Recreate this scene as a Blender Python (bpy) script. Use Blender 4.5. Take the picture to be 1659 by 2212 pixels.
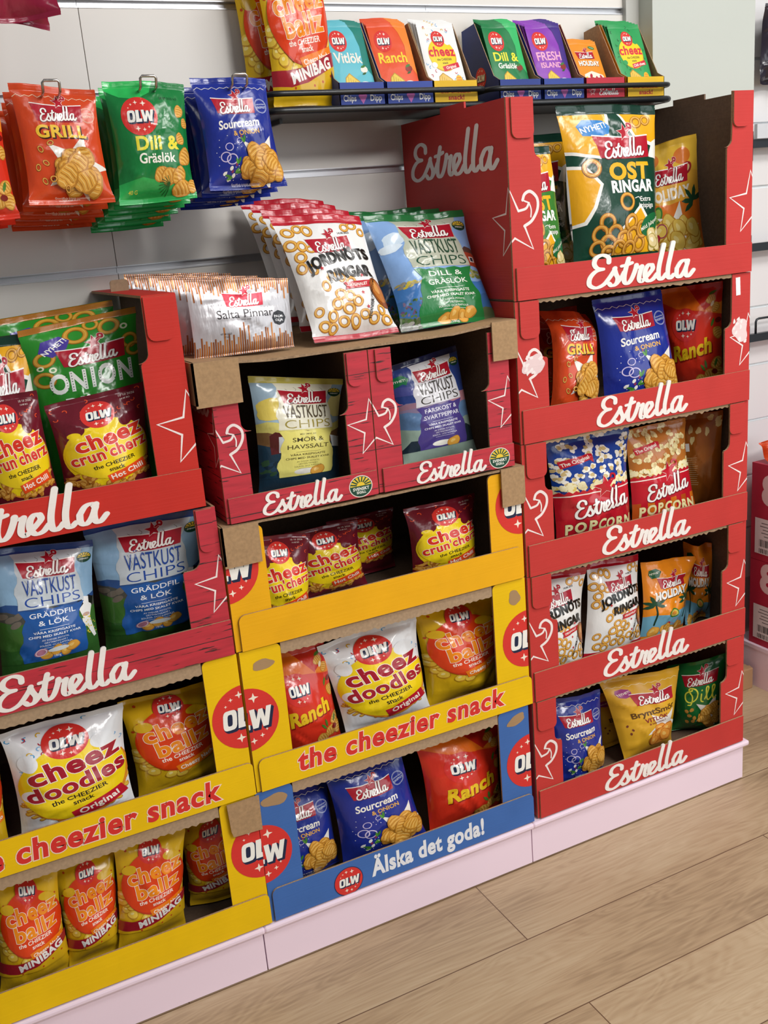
import bpy, bmesh, math, random
import numpy as np
from mathutils import Vector, Matrix
from mathutils.geometry import tessellate_polygon

S = bpy.context.scene
COL = S.collection
for o in list(bpy.data.objects):
    bpy.data.objects.remove(o)

# ------------------------------------------------------------------ camera
CAM_POS = (-0.4141, -1.5536, 1.3279)
YAW, PITCH, ROLL, FPX = 0.44202, -0.27822, -0.08528, 2165.07
fw = Vector((math.sin(YAW)*math.cos(PITCH), math.cos(YAW)*math.cos(PITCH), math.sin(PITCH)))
rt = Vector((math.cos(YAW), -math.sin(YAW), 0))
up = rt.cross(fw)
R_ = rt*math.cos(ROLL) + up*math.sin(ROLL)
U_ = -rt*math.sin(ROLL) + up*math.cos(ROLL)
cam_d = bpy.data.cameras.new('camera')
cam = bpy.data.objects.new('camera', cam_d)
COL.objects.link(cam)
cam.matrix_world = Matrix(((R_.x, U_.x, -fw.x, CAM_POS[0]), (R_.y, U_.y, -fw.y, CAM_POS[1]),
                           (R_.z, U_.z, -fw.z, CAM_POS[2]), (0, 0, 0, 1)))
cam_d.sensor_fit = 'VERTICAL'
cam_d.sensor_height = 24.0
cam_d.sensor_width = 18.0
cam_d.lens = 24.0*FPX/2212.0
cam_d.clip_start = 0.05
S.camera = cam

# ------------------------------------------------------------------ world, lamps, exposure
W = bpy.data.worlds.new('shop_ambient')
S.world = W
W.use_nodes = True
W.node_tree.nodes['Background'].inputs[0].default_value = (0.92, 0.95, 1.0, 1)
W.node_tree.nodes['Background'].inputs[1].default_value = 0.17

def area(name, loc, target, sx, sy, power, col):
    d = bpy.data.lights.new(name, 'AREA')
    d.shape = 'RECTANGLE'; d.size = sx; d.size_y = sy; d.energy = power; d.color = col
    o = bpy.data.objects.new(name, d)
    o.location = loc
    o.rotation_euler = (Vector(target)-Vector(loc)).to_track_quat('-Z', 'Y').to_euler()
    COL.objects.link(o)
    return o
area('ceiling_panel_light', (1.3, -1.25, 2.95), (1.1, -0.9, 0), 1.2, 0.5, 27, (1.0, 0.98, 0.96))
area('ceiling_panel_light', (1.2, -3.0, 2.95), (0.6, -1.6, 0), 1.4, 0.5, 66, (1.0, 0.98, 0.96))
area('ceiling_panel_light', (-0.9, -2.4, 2.95), (-0.6, -1.4, 0), 1.2, 0.5, 9, (1.0, 0.97, 0.94))
area('ceiling_panel_light', (2.7, -1.5, 2.95), (2.5, -1.2, 0), 1.2, 0.5, 24, (1.0, 0.98, 0.97))
area('shop_window_daylight', (3.2, -4.0, 1.7), (0.6, 0.2, 0.9), 3.0, 2.2, 50, (0.92, 0.97, 1.0))
S.view_settings.view_transform = 'Standard'
S.view_settings.look = 'None'
S.view_settings.exposure = 0.0
S.view_settings.gamma = 1.0
S.view_settings.use_curve_mapping = False
try:
    S.cycles.max_bounces = 6
    S.cycles.use_denoising = True
except Exception:
    pass

# ------------------------------------------------------------------ materials
def lin(h):
    h = h.lstrip('#')
    out = []
    for i in (0, 2, 4):
        c = int(h[i:i+2], 16)/255
        out.append(c/12.92 if c <= 0.04045 else ((c+0.055)/1.055)**2.4)
    return tuple(out)
MATS = {}
def mat(col, kind='foil'):
    key = (col, kind)
    if key in MATS:
        return MATS[key]
    m = bpy.data.materials.new(kind+'_'+col.strip('#'))
    m.use_nodes = True
    nt = m.node_tree; N = nt.nodes; L = nt.links
    b = N['Principled BSDF']
    c = lin(col)
    b.inputs['Base Color'].default_value = (*c, 1)
    tc = N.new('ShaderNodeTexCoord')
    def noise(scale, detail=3, stretch=(1, 1, 1)):
        mp = N.new('ShaderNodeMapping'); mp.inputs['Scale'].default_value = stretch
        L.new(tc.outputs['Object'], mp.inputs['Vector'])
        n = N.new('ShaderNodeTexNoise'); n.inputs['Scale'].default_value = scale
        n.inputs['Detail'].default_value = detail
        L.new(mp.outputs['Vector'], n.inputs['Vector'])
        return n
    def bump(n, strength, dist=0.001):
        bp = N.new('ShaderNodeBump'); bp.inputs['Strength'].default_value = strength
        bp.inputs['Distance'].default_value = dist
        L.new(n.outputs['Fac'], bp.inputs['Height']); L.new(bp.outputs['Normal'], b.inputs['Normal'])
    def tint(n, a, bb, src=None):
        r = N.new('ShaderNodeValToRGB')
        r.color_ramp.elements[0].position = 0.3; r.color_ramp.elements[1].position = 0.7
        r.color_ramp.elements[0].color = (*[x*a for x in c], 1)
        r.color_ramp.elements[1].color = (*[min(1, x*bb) for x in c], 1)
        L.new(n.outputs['Fac'], r.inputs['Fac']); L.new(r.outputs['Color'], b.inputs['Base Color'])
        return r
    if kind == 'foil':
        b.inputs['Roughness'].default_value = 0.2
        b.inputs['Specular IOR Level'].default_value = 0.55
        bump(noise(42, 3, (1, 1, .6)), 0.6, 0.0024)
    elif kind == 'matte_foil':
        b.inputs['Roughness'].default_value = 0.38
        b.inputs['Specular IOR Level'].default_value = 0.4
        bump(noise(45, 2), 0.3, 0.002)
    elif kind == 'silver':
        b.inputs['Roughness'].default_value = 0.3
        b.inputs['Metallic'].default_value = 0.35
        bump(noise(60, 3, (1, 1, 0.3)), 0.6, 0.003)
    elif kind == 'card':
        b.inputs['Roughness'].default_value = 0.55
        b.inputs['Specular IOR Level'].default_value = 0.3
        n = noise(14, 4); tint(n, 0.95, 1.04)
        w = noise(1.0, 2, (2, 2, 260)); bump(w, 0.18, 0.0015)
    elif kind == 'kraft':
        b.inputs['Roughness'].default_value = 0.85
        n = noise(180, 4); tint(n, 0.86, 1.1)
        w = noise(1.0, 2, (2, 2, 220)); bump(w, 0.15, 0.0015)
    elif kind == 'board':
        b.inputs['Roughness'].default_value = 0.85
        n = noise(300, 3, (1, 1, 1)); tint(n, 0.75, 1.15)
    elif kind == 'redwood':
        b.inputs['Roughness'].default_value = 0.55
        n = noise(9, 5, (1.3, 1.3, 13))
        r = tint(n, 0.82, 1.12)
        n2 = noise(10, 6, (1.6, 1.6, 22))
        cr = N.new('ShaderNodeValToRGB')
        cr.color_ramp.elements[0].position = 0.62; cr.color_ramp.elements[0].color = (0, 0, 0, 1)
        cr.color_ramp.elements[1].position = 0.66; cr.color_ramp.elements[1].color = (1, 1, 1, 1)
        L.new(n2.outputs['Fac'], cr.inputs['Fac'])
        # dark gaps between the printed boards
        sx = N.new('ShaderNodeSeparateXYZ'); L.new(tc.outputs['Object'], sx.inputs[0])
        md = N.new('ShaderNodeMath'); md.operation = 'PINGPONG'; md.inputs[1].default_value = 0.034
        L.new(sx.outputs['Z'], md.inputs[0])
        nn = noise(6, 3, (1, 1, 1))
        ad = N.new('ShaderNodeMath'); ad.operation = 'MULTIPLY_ADD'; ad.inputs[1].default_value = 0.003
        L.new(nn.outputs['Fac'], ad.inputs[0]); L.new(md.outputs[0], ad.inputs[2])
        lt = N.new('ShaderNodeMath'); lt.operation = 'LESS_THAN'; lt.inputs[1].default_value = 0.0022
        L.new(ad.outputs[0], lt.inputs[0])
        mx0 = N.new('ShaderNodeMath'); mx0.operation = 'MAXIMUM'
        L.new(cr.outputs['Color'], mx0.inputs[0]); L.new(lt.outputs[0], mx0.inputs[1])
        mx = N.new('ShaderNodeMix'); mx.data_type = 'RGBA'
        L.new(mx0.outputs[0], mx.inputs[0]); L.new(r.outputs['Color'], mx.inputs[6])
        mx.inputs[7].default_value = (0.045, 0.012, 0.014, 1)
        L.new(mx.outputs[2], b.inputs['Base Color'])
    elif kind == 'metal':
        b.inputs['Metallic'].default_value = 1.0
        b.inputs['Roughness'].default_value = 0.22
    elif kind == 'alu':
        b.inputs['Metallic'].default_value = 0.75
        b.inputs['Roughness'].default_value = 0.38
        bump(noise(30, 2, (0.2, 1, 20)), 0.1)
    elif kind == 'powder':
        b.inputs['Roughness'].default_value = 0.35
        bump(noise(500, 2), 0.1)
    elif kind == 'paint':
        b.inputs['Roughness'].default_value = 0.5
        tint(noise(3, 4), 0.97, 1.02)
    elif kind == 'lacquer':
        b.inputs['Roughness'].default_value = 0.3
        tint(noise(3, 3), 0.98, 1.02)
    MATS[key] = m
    return m

def floor_mat():
    m = bpy.data.materials.new('oak_vinyl_planks'); m.use_nodes = True
    nt = m.node_tree; N = nt.nodes; L = nt.links; b = N['Principled BSDF']
    b.inputs['Roughness'].default_value = 0.42
    tc = N.new('ShaderNodeTexCoord')
    sp = N.new('ShaderNodeSeparateXYZ'); L.new(tc.outputs['Object'], sp.inputs[0])
    def M(op, a, bb=None, c=None):
        n = N.new('ShaderNodeMath'); n.operation = op
        for i, v in enumerate((a, bb, c)):
            if v is None: continue
            if isinstance(v, (int, float)): n.inputs[i].default_value = v
            else: L.new(v, n.inputs[i])
        return n.outputs[0]
    PW, PL = 0.1875, 1.22
    row = M('FLOOR', M('DIVIDE', sp.outputs['Y'], PW))
    par = M('FLOORED_MODULO', row, 2.0)
    xs = M('ADD', M('SUBTRACT', sp.outputs['X'], 0.457), M('MULTIPLY', M('SUBTRACT', 1.0, par), 0.61))
    xo = M('DIVIDE', xs, PL)
    colm = M('FLOOR', xo)
    fx = M('SUBTRACT', xo, colm); fy = M('SUBTRACT', M('DIVIDE', sp.outputs['Y'], PW), row)
    dx = M('MULTIPLY', M('MINIMUM', fx, M('SUBTRACT', 1.0, fx)), PL)
    dy = M('MULTIPLY', M('MINIMUM', fy, M('SUBTRACT', 1.0, fy)), PW)
    seam = M('LESS_THAN', M('MINIMUM', dx, dy), 0.0011)
    cid = N.new('ShaderNodeCombineXYZ'); L.new(row, cid.inputs[0]); L.new(colm, cid.inputs[1])
    wn = N.new('ShaderNodeTexWhiteNoise'); wn.noise_dimensions = '2D'; L.new(cid.outputs[0], wn.inputs['Vector'])
    # grain coordinates, different in every plank
    off = N.new('ShaderNodeVectorMath'); off.operation = 'SCALE'; L.new(wn.outputs['Color'], off.inputs[0]); off.inputs['Scale'].default_value = 37.0
    addv = N.new('ShaderNodeVectorMath'); addv.operation = 'ADD'; L.new(tc.outputs['Object'], addv.inputs[0]); L.new(off.outputs[0], addv.inputs[1])
    mp = N.new('ShaderNodeMapping'); mp.inputs['Scale'].default_value = (1.0, 6.0, 1.0); L.new(addv.outputs[0], mp.inputs['Vector'])
    n1 = N.new('ShaderNodeTexNoise'); n1.inputs['Scale'].default_value = 1.6; n1.inputs['Detail'].default_value = 3; n1.inputs['Distortion'].default_value = 0.6
    L.new(mp.outputs[0], n1.inputs['Vector'])
    ring = M('SINE', M('MULTIPLY', n1.outputs['Fac'], 150.0))
    mp2 = N.new('ShaderNodeMapping'); mp2.inputs['Scale'].default_value = (3.0, 60.0, 1.0); L.new(addv.outputs[0], mp2.inputs['Vector'])
    n2 = N.new('ShaderNodeTexNoise'); n2.inputs['Scale'].default_value = 3.0; n2.inputs['Detail'].default_value = 5
    L.new(mp2.outputs[0], n2.inputs['Vector'])
    mp3 = N.new('ShaderNodeMapping'); mp3.inputs['Scale'].default_value = (0.9, 3.2, 1.0); L.new(addv.outputs[0], mp3.inputs['Vector'])
    n3 = N.new('ShaderNodeTexNoise'); n3.inputs['Scale'].default_value = 2.0; n3.inputs['Detail'].default_value = 4
    L.new(mp3.outputs[0], n3.inputs['Vector'])
    v = M('ADD', M('MULTIPLY', ring, 0.035), M('MULTIPLY', n2.outputs['Fac'], 0.34))
    v = M('ADD', v, M('MULTIPLY', n3.outputs['Fac'], 0.55))
    v = M('ADD', v, M('MULTIPLY', wn.outputs['Value'], 0.12))
    cr = N.new('ShaderNodeValToRGB')
    e = cr.color_ramp.elements
    e[0].position = 0.28; e[0].color = (*lin('8c7458'), 1)
    e[1].position = 0.78; e[1].color = (*lin('ccb897'), 1)
    e2 = e.new(0.5); e2.color = (*lin('b49b7a'), 1)
    L.new(v, cr.inputs['Fac'])
    mx = N.new('ShaderNodeMix'); mx.data_type = 'RGBA'
    L.new(seam, mx.inputs[0]); L.new(cr.outputs['Color'], mx.inputs[6]); mx.inputs[7].default_value = (*lin('6a4f3a'), 1)
    L.new(mx.outputs[2], b.inputs['Base Color'])
    bp = N.new('ShaderNodeBump'); bp.inputs['Strength'].default_value = 0.15; bp.inputs['Distance'].default_value = 0.001
    L.new(n2.outputs['Fac'], bp.inputs['Height']); L.new(bp.outputs['Normal'], b.inputs['Normal'])
    return m

# ------------------------------------------------------------------ mesh helpers
class MB:
    """collects faces with a material each, becomes ONE mesh object"""
    def __init__(s): s.v = []; s.f = []; s.m = []; s.mats = []; s.smooth = []
    def mi(s, m):
        if m not in s.mats: s.mats.append(m)
        return s.mats.index(m)
    def face(s, pts, m, sm=False):
        i = len(s.v); s.v += [tuple(p) for p in pts]; s.f.append(list(range(i, i+len(pts)))); s.m.append(s.mi(m)); s.smooth.append(sm)
    def add(s, vs, fs, m, sm=False):
        i = len(s.v); s.v += [tuple(p) for p in vs]
        k = s.mi(m)
        for f in fs: s.f.append([i+a for a in f]); s.m.append(k); s.smooth.append(sm)
    def box(s, a, b, m, fm=None):
        """fm: dict of face -> material, faces -x +x -y +y -z +z"""
        x0, y0, z0 = a; x1, y1, z1 = b
        fm = fm or {}
        V = [(x0,y0,z0),(x1,y0,z0),(x1,y1,z0),(x0,y1,z0),(x0,y0,z1),(x1,y0,z1),(x1,y1,z1),(x0,y1,z1)]
        F = {'-z':(0,3,2,1),'+z':(4,5,6,7),'-y':(0,1,5,4),'+y':(2,3,7,6),'-x':(3,0,4,7),'+x':(1,2,6,5)}
        for k, f in F.items(): s.face([V[i] for i in f], fm.get(k, m))
    def prism_xz(s, poly, y0, y1, mf, mb, me):
        """polygon in x,z (counter-clockwise seen from -y) extruded from y0 (front) to y1"""
        tris = tessellate_polygon([[Vector((p[0], p[1], 0)) for p in poly]])
        n = len(poly)
        V = [(p[0], y0, p[1]) for p in poly]+[(p[0], y1, p[1]) for p in poly]
        ar = sum(poly[i][0]*poly[(i+1) % n][1]-poly[(i+1) % n][0]*poly[i][1] for i in range(n))
        if ar < 0:
            poly = poly[::-1]; return s.prism_xz(poly, y0, y1, mf, mb, me)
        F1 = []; F2 = []
        for t in tris:
            a, b, c = t
            p, q, r = poly[a], poly[b], poly[c]
            if (q[0]-p[0])*(r[1]-p[1])-(q[1]-p[1])*(r[0]-p[0]) < 0: b, c = c, b
            F1.append((a, b, c)); F2.append((n+a, n+c, n+b))
        s.add(V, F1, mf); s.add(V, F2, mb)
        s.add(V, [((i+1) % n, i, n+i, n+(i+1) % n) for i in range(n)], me)
    def tube(s, pts, r, m, n=10, closed=False):
        P = [Vector(p) for p in pts]; k = len(P)
        rings = []; prev = None
        for i in range(k):
            a = P[(i-1) % k] if (closed or i > 0) else P[i]
            b = P[(i+1) % k] if (closed or i < k-1) else P[i]
            t = (b-a).normalized()
            if prev is None:
                u = t.cross(Vector((0, 0, 1)))
                if u.length < 0.1: u = t.cross(Vector((1, 0, 0)))
            else:
                u = prev-t*prev.dot(t)
            u.normalize(); prev = u
            w = t.cross(u)
            rings.append([P[i]+(u*math.cos(2*math.pi*j/n)+w*math.sin(2*math.pi*j/n))*r for j in range(n)])
        V = [p for rg in rings for p in rg]; F = []
        for i in range(k if closed else k-1):
            i2 = (i+1) % k
            for j in range(n): F.append((i*n+j, i*n+(j+1) % n, i2*n+(j+1) % n, i2*n+j))
        if not closed:
            F.append(tuple(range(n))[::-1]); F.append(tuple((k-1)*n+j for j in range(n)))
        s.add(V, F, m, True)
    def build(s, name, parent=None, origin=None, bevel=0):
        me = bpy.data.meshes.new(name)
        o3 = Vector(origin) if origin is not None else Vector((0, 0, 0))
        me.from_pydata([tuple(Vector(p)-o3) for p in s.v], [], s.f)
        for m in s.mats: me.materials.append(m)
        me.polygons.foreach_set('material_index', s.m)
        me.polygons.foreach_set('use_smooth', s.smooth)
        me.update()
        if bevel:
            bm = bmesh.new(); bm.from_mesh(me)
            bmesh.ops.remove_doubles(bm, verts=bm.verts, dist=1e-5)
            bm.to_mesh(me); bm.free()
        o = bpy.data.objects.new(name, me); COL.objects.link(o)
        if parent is not None:
            o.parent = parent
            o.location = o3-parent.location if origin is not None else -parent.location
        elif origin is not None: o.location = o3
        if bevel:
            md = o.modifiers.new('bevel', 'BEVEL'); md.width = bevel; md.segments = 2; md.limit_method = 'ANGLE'
        return o
def tag(o, label=None, cat=None, group=None, kind=None):
    if label: o['label'] = label
    if cat: o['category'] = cat
    if group: o['group'] = group
    if kind: o['kind'] = kind
    return o
def empty(name, loc, label, cat, group=None):
    o = bpy.data.objects.new(name, None); o.empty_display_size = 0.05
    COL.objects.link(o); o.location = loc
    return tag(o, label, cat, group)
def rrect(x0, z0, x1, z1, r, corners='tl tr br bl', n=4):
    """rounded rectangle polygon, counter-clockwise"""
    P = []
    for nm, cx, cz, a0 in (('bl', x0, z0, 180), ('br', x1, z0, 270), ('tr', x1, z1, 0), ('tl', x0, z1, 90)):
        if nm in corners:
            ox = cx+r if cx == x0 else cx-r; oz = cz+r if cz == z0 else cz-r
            for i in range(n+1):
                a = math.radians(a0+90*i/n); P.append((ox+r*math.cos(a), oz+r*math.sin(a)))
        else: P.append((cx, cz))
    return P

# ------------------------------------------------------------------ printed artwork: flat shapes on a canvas (mm, y up)
_font_cache = {}
def glyphs(txt, bold, res, sp=1.0):
    key = (txt, round(bold, 3), res, sp)
    if key in _font_cache: return _font_cache[key]
    c = bpy.data.curves.new('t', 'FONT'); c.body = txt; c.size = 1.0; c.offset = bold; c.space_character = sp
    c.resolution_u = res; c.fill_mode = 'FRONT'; c.align_x = 'CENTER'; c.align_y = 'CENTER'
    o = bpy.data.objects.new('t', c); COL.objects.link(o)
    dg = bpy.context.evaluated_depsgraph_get(); dg.update()
    me = o.evaluated_get(dg).to_mesh()
    V = np.array([(v.co.x, v.co.y) for v in me.vertices]).reshape(-1, 2)
    F = [tuple(p.vertices) for p in me.polygons]
    o.evaluated_get(dg).to_mesh_clear()
    bpy.data.objects.remove(o); bpy.data.curves.remove(c)
    _font_cache[key] = (V, F)
    return V, F
def spline(pts, n=7, closed=False):
    P = [np.array(p, float) for p in pts]; k = len(P); out = []
    if k < 3: return [tuple(p) for p in P]
    for i in range(k if closed else k-1):
        p1, p2 = P[i], P[(i+1) % k]
        p0 = P[(i-1) % k] if (closed or i > 0) else p1*2-p2
        p3 = P[(i+2) % k] if (closed or i < k-2) else p2*2-p1
        for j in range(n):
            t = j/n
            out.append(0.5*(2*p1+(p2-p0)*t+(2*p0-5*p1+4*p2-p3)*t*t+(3*p1-p0-3*p2+p3)*t**3))
    if not closed: out.append(P[-1])
    return [tuple(p) for p in out]
def stroke_geo(pts, w, closed=False, calli=0.0, taper=False):
    P = np.array(pts, float); k = len(P); V = []; F = []
    T = np.zeros_like(P)
    for i in range(k):
        a = P[(i-1) % k] if (closed or i > 0) else P[i]
        b = P[(i+1) % k] if (closed or i < k-1) else P[i]
        d = b-a; T[i] = d/(np.linalg.norm(d)+1e-9)
    for i in range(k):
        ww = w*(1-calli+calli*abs(T[i][1]))/2
        if taper: ww *= max(0.15, math.sin(math.pi*min(1, max(0, (i+0.6)/(k+0.2))))**0.6)
        nrm = np.array((-T[i][1], T[i][0]))
        V.append(P[i]+nrm*ww); V.append(P[i]-nrm*ww)
    for i in range(k if closed else k-1):
        a = 2*i; b = 2*((i+1) % k); F.append((a+1, b+1, b, a))
    if not closed and not taper:
        for i, sg in ((0, -1), (k-1, 1)):
            ww = w*(1-calli+calli*abs(T[i][1]))/2
            base = len(V); a0 = math.atan2(T[i][1]*sg, T[i][0]*sg)
            V.append(P[i])
            for j in range(7):
                a = a0-math.pi/2+math.pi*j/6
                V.append(P[i]+np.array((math.cos(a), math.sin(a)))*ww)
            for j in range(6): F.append((base, base+1+j, base+2+j))
    return np.array(V), F
# brush-script logotype lettering, x-height 1
LOGO = [
    [(1.2,1.5),(1.16,1.82),(.84,2.0),(.5,1.85),(.4,1.5),(.58,1.2),(.92,1.1)],
    [(.92,1.1),(.5,1.0),(.2,.62),(.2,.18),(.55,-.04),(.95,.1),(1.22,.42),(1.5,.9),(1.56,1.08)],
    [(1.53,1.04),(1.62,.72),(1.74,.38),(1.66,.06),(1.42,-.02),(1.27,.14)],
    [(1.7,.1),(1.95,.45),(2.08,.75)],
    [(2.3,1.6),(2.18,1.05),(2.1,.5),(2.13,.1),(2.32,.0),(2.52,.25),(2.7,.8),(2.76,1.12)],
    [(1.92,1.16),(2.2,1.2),(2.5,1.3)],
    [(2.74,1.1),(2.86,.96),(3.08,1.0)],
    [(3.08,1.0),(2.98,.6),(2.95,.2),(3.08,.0),(3.25,.14)],
    [(3.25,.14),(3.5,.45),(3.7,.76),(3.66,1.0)],
    [(3.66,1.0),(3.46,1.04),(3.3,.76),(3.28,.32),(3.46,.0),(3.74,.06),(3.98,.4)],
    [(4.28,2.25),(4.16,1.5),(4.06,.75),(4.08,.15),(4.24,.0),(4.42,.16)],
    [(4.42,.16),(4.5,.3)],
    [(4.82,2.32),(4.7,1.5),(4.6,.75),(4.62,.15),(4.78,.0),(4.96,.2)],
    [(5.72,.86),(5.6,1.06),(5.34,.98),(5.12,.58)],
    [(5.12,.58),(5.14,.14),(5.34,.0),(5.56,.3),(5.74,.85)],
    [(5.76,1.02),(5.66,.5),(5.7,.08),(5.88,.0),(6.14,.36)],
]
def logo_geo(bold=0.27):
    out = []
    for st in LOGO:
        V, F = stroke_geo(spline(st, 6), bold, calli=0.35)
        V = V.copy(); V[:, 0] += V[:, 1]*0.06
        out.append(((V-np.array((3.15, 1.0)))/6.1, F))           # unit width
    return out
LOGO_T, LOGO_B = logo_geo(), logo_geo(0.46)

def star_pts(cx, cy, r, inner=0.4, n=5, rot=90):
    return [(cx+(r if i % 2 == 0 else r*inner)*math.cos(math.radians(rot+180*i/n)),
             cy+(r if i % 2 == 0 else r*inner)*math.sin(math.radians(rot+180*i/n))) for i in range(2*n)]

class Cv:
    def __init__(s, w=200, h=280, bg='#ffffff', back=None, kind='foil', st=0.06, sb=0.05):
        s.w, s.h, s.bg, s.back, s.kind, s.st, s.sb = w, h, bg, back or bg, kind, st, sb
        s.el = []; s.cut_cache = None
        s.rnd = random.Random(hash((w, h, bg)) & 0 if False else int(bg.strip('#'), 16) % 9973)
    def geo(s, V, F, col): 
        if len(F): s.el.append((np.array(V, float), F, col))
    def poly(s, pts, col):
        t = tessellate_polygon([[Vector((p[0], p[1], 0)) for p in pts]])
        F = []
        for a, b, c in t:
            p, q, r = pts[a], pts[b], pts[c]
            F.append((a, b, c) if (q[0]-p[0])*(r[1]-p[1])-(q[1]-p[1])*(r[0]-p[0]) > 0 else (a, c, b))
        s.geo(pts, F, col)
    def rect(s, x, y, w, h, col, rot=0):
        c, n = math.cos(math.radians(rot)), math.sin(math.radians(rot))
        s.poly([(x+a*c-b*n, y+a*n+b*c) for a, b in ((-w/2,-h/2),(w/2,-h/2),(w/2,h/2),(-w/2,h/2))], col)
    def band(s, y0, y1, col): s.poly([(0, y0), (s.w, y0), (s.w, y1), (0, y1)], col)
    def ell(s, cx, cy, rx, ry, col, rot=0, n=28, wob=0):
        c, m = math.cos(math.radians(rot)), math.sin(math.radians(rot)); P = []
        for i in range(n):
            a = 2*math.pi*i/n; k = 1+wob*math.sin(3*a+cx)+wob*0.6*math.sin(5*a+cy)
            x, y = rx*k*math.cos(a), ry*k*math.sin(a); P.append((cx+x*c-y*m, cy+x*m+y*c))
        s.poly(P, col)
    def ring(s, cx, cy, ro, ri, col, sq=1.0, rot=0, n=22):
        c, m = math.cos(math.radians(rot)), math.sin(math.radians(rot)); V = []; F = []
        for i in range(n):
            a = 2*math.pi*i/n
            for r in (ro, ri):
                x, y = r*math.cos(a), (r if r == ro else r)*sq*math.sin(a)
                V.append((cx+x*c-y*m, cy+x*m+y*c))
        for i in range(n):
            j = (i+1) % n; F.append((2*i, 2*j, 2*j+1, 2*i+1))
        s.geo(V, F, col)
    def line(s, pts, w, col, smooth=True, closed=False, taper=False):
        V, F = stroke_geo(spline(pts, 5, closed) if smooth else pts, w, closed, taper=taper); s.geo(V, F, col)
    def text(s, t, cx, cy, size, col, bold=0.0, sx=1.0, rot=0, shear=0, out=None, res=None, arc=0, width=None):
        if res is None: res = 2 if size < 9 else 4
        if size < 6: res = 1
        sp = 1.1 if (out and out[1] > .025) else (1.08 if bold >= .03 else 1.0)
        V, F = glyphs(t, bold, res, sp)
        if not len(V): return
        if width:
            ww = V[:, 0].max()-V[:, 0].min(); sx = width/(ww*size)
        def place(V):
            V = V.copy(); V[:, 0] += shear*V[:, 1]; V[:, 0] *= size*sx; V[:, 1] *= size
            if arc:
                V[:, 1] += arc*(1-(V[:, 0]/(0.5*max(1e-6, (V[:, 0].max()-V[:, 0].min()))))**2)
            c, n = math.cos(math.radians(rot)), math.sin(math.radians(rot))
            return np.stack([cx+V[:, 0]*c-V[:, 1]*n, cy+V[:, 0]*n+V[:, 1]*c], 1)
        if out:
            Vo, Fo = glyphs(t, bold+out[1], res, sp); s.geo(place(Vo), Fo, out[0])
            if len(out) > 2:                      # drop shadow
                s.el[-1] = (s.el[-1][0]+np.array(out[2]), Fo, out[0])
        s.geo(place(V), F, col)
    def logo(s, cx, cy, w, col, rot=0, sy=1.0, under=None):
        c, n = math.cos(math.radians(rot)), math.sin(math.radians(rot))
        def pl(V, dx=0, dy=0):
            V = V*w; V = V*np.array((1, sy))
            return np.stack([cx+dx+V[:, 0]*c-V[:, 1]*n, cy+dy+V[:, 0]*n+V[:, 1]*c], 1)
        if under:
            for V, F in LOGO_B: s.geo(pl(V, w*0.005, -w*0.008), F, under)
        for V, F in LOGO_T: s.geo(pl(V), F, col)
    def swoosh_star(s, cx, cy, r, fill, line, lw, tail=True):
        """star with a curled upper right arm"""
        P = star_pts(cx, cy, r, 0.42, 5, 98)
        if line: s.line(P, lw, line, False, True)
        if fill: s.poly(P, fill)
        if tail:
            T = [(cx+r*.28, cy+r*.3), (cx+r*.62, cy+r*.52), (cx+r*.95, cy+r*.45), (cx+r*.98, cy+r*.85), (cx+r*.62, cy+r*.98), (cx+r*.55, cy+r*.74)]
            s.line(T, lw*2.4 if fill else lw, line or fill)
            if fill: s.line(T, lw*1.3+r*.08, fill)
    def badge(s, cx, cy, w, rot=0, red='#b01c2e'):
        h = w*0.36
        c, n = math.cos(math.radians(rot)), math.sin(math.radians(rot))
        def rp(P): return [(cx+x*c-y*n, cy+x*n+y*c) for x, y in P]
        top = [(-w*.55+w*1.1*i/8, h*.52-h*.12*math.sin(math.pi*i/8)) for i in range(9)]
        bot = [(w*.53-w*1.0*i/8, -h*.5-h*.08*math.sin(math.pi*i/8)) for i in range(9)]
        s.line(rp([(x, y+h*.03) for x, y in top]), w*.022, '#f4efe8', False)
        s.poly(rp(top+bot), red)
        sx_, sy_ = rp([(w*.06, h*.66)])[0]
        s.swoosh_star(sx_, sy_, h*.42, red, '#f4efe8', w*.02)
        s.logo(cx, cy-h*.1, w*.8, '#f7f3ee', rot=rot+3, under='#7d1020')
    def olw(s, cx, cy, r, edge=None, sq=1.0):
        if edge: s.ell(cx, cy, r*1.05, r*1.05*sq, edge, n=40)
        s.ell(cx, cy, r, r*sq, '#d8352f', n=40)
        Ow = []
        for sc_ in (1, 0.38):
            P = []
            for i in range(20):
                a = 2*math.pi*i/20
                ex = 0.5
                x = .215*math.copysign(abs(math.cos(a))**ex, math.cos(a)); y = .31*math.copysign(abs(math.sin(a))**ex, math.sin(a))
                P.append((-.5+x*(1 if sc_ == 1 else .36), y*(1 if sc_ == 1 else .58)))
            Ow.append(P)
        Lp = [(-.25,.31),(-.07,.31),(-.07,-.15),(.08,-.15),(.08,-.31),(-.25,-.31)]
        Wp = [(.06,.31),(.22,.31),(.28,-.03),(.35,.27),(.48,.27),(.55,-.03),(.6,.31),(.76,.31),(.66,-.31),(.49,-.31),(.415,.0),(.34,-.31),(.17,-.31)]
        def tr(P, dx=0, dy=0): return [(cx+(x+.02+dx+.08*y)*r*.98, cy+(y+dy)*r*sq) for x, y in P]
        for dx, dy in ((.06, -.07), (.03, -.035)):
            for P in (Ow[0], Lp, Wp):
                s.poly(tr(P, dx, dy), '#1d2746'); s.line(tr(P, dx, dy), r*.05, '#1d2746', False, True)
        V = tr(Ow[0])+tr(Ow[1]); s.geo(V, [(i, (i+1) % 20, 20+(i+1) % 20, 20+i) for i in range(20)], '#f4f2ea')
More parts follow.
